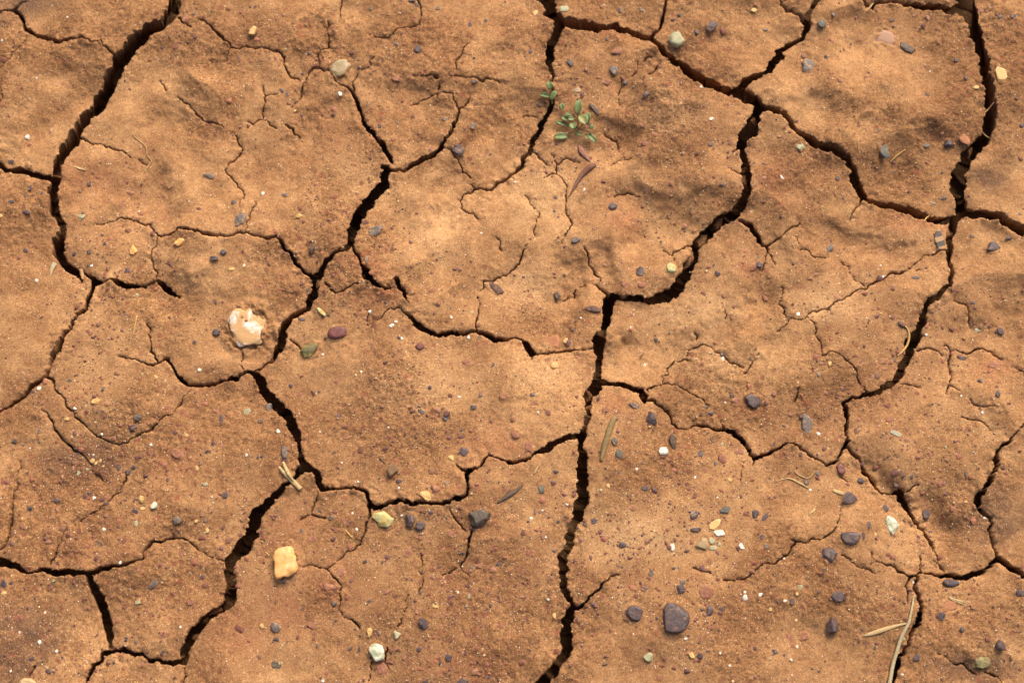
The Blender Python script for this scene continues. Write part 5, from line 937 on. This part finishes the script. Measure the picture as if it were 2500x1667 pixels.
# ------------------------------------------------------------------ seedlings
def leaf_material():
    m, nt, bs = new_mat('seedling_leaf'); g = G(nt); pos = g.n('ShaderNodeNewGeometry').outputs['Position']
    c = g.mix(g.ramp(g.noise(pos, 300, 3), 0.35, 0.65), (0.095, 0.140, 0.038), (0.165, 0.205, 0.066)); c = g.mix(g.ramp(g.noise(pos, 130, 3), 0.56, 0.7, 0, .75), c, (0.30, 0.24, 0.08))
    g.link(c, bs.inputs['Base Color']); bs.inputs['Roughness'].default_value = 0.5; bs.inputs['Subsurface Weight'].default_value = 0.15
    bs.inputs['Subsurface Radius'].default_value = (0.001, 0.002, 0.0005); return m
M_leaf = leaf_material()
FM['stem'] = fibre_material('seedling_stem', (0.22, 0.10, 0.05), (0.20, 0.17, 0.06))
def leaf(t, x, y, length, width, ang, lift, parent, pitch=0.25):
    """leaf centred on x,y; ang = direction of the tip in the picture"""
    gx, gy = at(t, x, y); s = sc(t, x, y); L = length*s*0.96; W = width*s*1.0; a = R(ang); V = []; F = []
    nu, nv = 9, 6
    for side in (1, -1):
        for i in range(nu):
            u = i/(nu-1); hw = W*0.5*(math.sin(math.pi*min(u*0.94+0.05, 1.0))**0.62)
            for j in range(nv+1):
                v = j/nv*2-1
                lx = (u-0.5)*L; ly = v*hw; z = abs(v)*hw*0.42 + pitch*L*(u-0.5) - 0.18*L*(u-0.5)**2*2 + side*0.00022
                V.append((gx+lx*math.cos(a)-ly*math.sin(a), gy+lx*math.sin(a)+ly*math.cos(a), height(gx, gy, True)+lift*0.001+z))
    n = nu*(nv+1); w_ = nv+1
    for i in range(nu-1):
        for j in range(nv):
            q = (i*w_+j, (i+1)*w_+j, (i+1)*w_+j+1, i*w_+j+1); F.append(q); F.append(tuple(n+k for k in q[::-1]))
    rim = [j for j in range(w_)]+[i*w_+nv for i in range(1, nu)]+[(nu-1)*w_+j for j in range(nv-1, -1, -1)]+[i*w_ for i in range(nu-2, 0, -1)]
    for k in range(len(rim)): p, q = rim[k], rim[(k+1) % len(rim)]; F.append((p, q, n+q, n+p))
    me = bpy.data.meshes.new('leaf'); me.from_pydata(V, [], F); me.polygons.foreach_set('use_smooth', [True]*len(F)); me.materials.append(M_leaf)
    link(bpy.data.objects.new('leaf', me), parent)
def plant(label, t, base, leaves, stems):
    e = bpy.data.objects.new('seedling', None); link(e); gx, gy = at(t, *base); e.location = (gx, gy, height(gx, gy, True))
    tag(e, label, 'seedling'); inv = (gx, gy, e.location[2])
    kids = []
    for l in leaves: leaf(t, *l[:6], e, *(l[6:]))
    for st in stems: strand('stem', None, None, t, st, 'stem', 1.0, parent=e)
    for c in e.children: c.location = (-inv[0], -inv[1], -inv[2])
plant('green seedling with many small oval leaves sprawling on pale mud', 'C', (560, 1040),
      [(556, 898, 118, 62, 84, 6), (594, 1004, 100, 78, -62, 9), (632, 978, 100, 48, 82, 6), (455, 972, 70, 48, 160, 5), (500, 985, 58, 36, 190, 7), (514, 1042, 62, 58, -80, 7), (420, 1110, 120, 58, 184, 3, .05),
       (668, 1118, 104, 50, -48, 4, .0), (664, 1050, 40, 36, 60, 7), (428, 882, 56, 40, 95, 4), (432, 1006, 112, 34, 168, 4), (560, 1095, 66, 24, -30, 5), (625, 1115, 40, 24, -60, 5), (390, 1000, 46, 22, 150, 3), (480, 950, 60, 22, 170, 6)],
      [[(560, 1040, 12), (558, 990, 12, 3), (556, 950, 9, 5)], [(560, 1040, 12), (520, 1000, 11, 4), (470, 985, 9, 4), (420, 995, 7, 3)], [(560, 1040, 12), (610, 1060, 11, 4), (650, 1080, 9, 4), (665, 1100, 7, 3)],
       [(560, 1040, 12), (510, 1075, 10, 3), (450, 1100, 8, 2.5)], [(560, 1040, 10), (600, 1020, 9, 5), (632, 1000, 8, 5)], [(560, 1040, 10), (470, 940, 9, 2), (430, 905, 8, 3), (375, 850, 8, 1.5)]])
plant('tiny three-leaved green seedling at the rim of a crack', 'C', (350, 830),
      [(328, 742, 62, 58, 95, 5), (296, 796, 92, 44, 172, 3, .1), (360, 802, 84, 44, 62, 5)],
      [[(352, 840, 12), (345, 815, 11, 2.5), (332, 770, 9, 4.5)], [(352, 840, 11), (340, 815, 9, 2.5), (310, 800, 8, 3)]])

# ------------------------------------------------------------------ grit: fine grains nobody could count
rs = np.random.RandomState(11)
def grains(n, size, cols, flat, seed, dens):
    rs = np.random.RandomState(seed); px = rs.uniform(-90, 2590, n); py = rs.uniform(-60, 1730, n)
    keep = rs.rand(n) < dens(px, py); px, py = px[keep], py[keep]
    gx, gy = ground(px, py); z, s = height_v(gx, gy); k = s > 0.0006; gx, gy, z = gx[k], gy[k], z[k]
    n = len(gx); r = size(rs, n); V0, F0 = ICO[1]; m = len(V0)
    V = V0[None]*(1+0.28*rs.normal(size=(n, m, 1)).clip(-1.2, 1.2)); a = rs.uniform(0, 6.28, n); el = rs.uniform(0.6, 1.0, n)
    x = V[..., 0]*r[:, None]; y = V[..., 1]*(r*el)[:, None]; zz = V[..., 2]*(r*flat)[:, None]
    ca, sa = np.cos(a)[:, None], np.sin(a)[:, None]
    W = np.stack([x*ca-y*sa+gx[:, None], x*sa+y*ca+gy[:, None], zz+z[:, None]+(r*flat*0.10)[:, None]], -1)
    F = F0[None]+(np.arange(n)*m)[:, None, None]
    ci = rs.randint(0, len(cols), n); C = np.array(cols)[ci]*rs.uniform(0.7, 1.25, (n, 1)); C = np.concatenate([C, np.ones((n, 1))], 1)
    return W.reshape(-1, 3), F.reshape(-1, 3), np.repeat(C, m, 0)
low = lambda x, y: np.clip(0.35+0.65*(y/1667)**0.8+0.15*(x < 700), 0, 1)*np.clip(0.55+0.75*fbm(x, y, 260.0, 3, 61), 0.08, 1)
def pits(x, y):
    r = np.zeros_like(x)
    for (t, a, b, c, d) in (('I', 640, 1080, 260, 150), ('M', 200, 1100, 300, 260), ('I', 1400, 1050, 500, 220), ('K', 1300, 1250, 500, 300)):
        q = native(t, a, b); r = np.maximum(r, np.exp(-((x-q[0])/(c/K))**2-((y-q[1])/(d/K))**2))
    return 0.16+0.84*r
parts = [grains(26000, lambda rs, n: np.clip(rs.lognormal(math.log(0.00062), 0.55, n), 0.0003, 0.0026), [(0.17, 0.058, 0.036), (0.22, 0.078, 0.044), (0.28, 0.105, 0.055), (0.13, 0.054, 0.045), (0.24, 0.11, 0.06)], 0.35, 1, low),
         grains(9500, lambda rs, n: rs.uniform(0.00020, 0.00050, n), [(0.62, 0.44, 0.26), (0.70, 0.56, 0.40), (0.58, 0.38, 0.19), (0.74, 0.66, 0.55)], 0.8, 2, low),
         grains(6000, lambda rs, n: np.clip(rs.lognormal(math.log(0.00042), 0.4, n), 0.0002, 0.0011), [(0.05, 0.04, 0.05), (0.075, 0.07, 0.07), (0.06, 0.035, 0.04)], 0.55, 3, low),
         grains(700, lambda rs, n: rs.uniform(0.0004, 0.0009, n), [(0.58, 0.34, 0.10), (0.40, 0.38, 0.20), (0.62, 0.42, 0.2)], 0.7, 4, low),
         grains(9000, lambda rs, n: rs.uniform(0.00025, 0.0006, n), [(0.72, 0.58, 0.40), (0.66, 0.46, 0.24), (0.50, 0.28, 0.12), (0.16, 0.06, 0.045), (0.06, 0.05, 0.05)], 0.8, 5, lambda x, y: pits(x, y)*0.6)]
V = []; F = []; C = []; o_ = 0
for v, f, c in parts: V.append(v); F.append(f+o_); C.append(c); o_ += len(v)
m, nt, bs = new_mat('grit'); a = nt.nodes.new('ShaderNodeAttribute'); a.attribute_name = 'grain_colour'; nt.links.new(a.outputs['Color'], bs.inputs['Base Color'])
bs.inputs['Roughness'].default_value = 0.6; bs.inputs['Specular IOR Level'].default_value = 0.35
gr = link(bpy.data.objects.new('grit', mesh_np('grit', np.concatenate(V), np.concatenate(F), m, False, {'grain_colour': np.concatenate(C)})))
tag(gr, 'fine red, white and black grit strewn over the dried mud', 'grit', kind='stuff')

print('things', len([o for o in scene.objects if o.get('category')]))
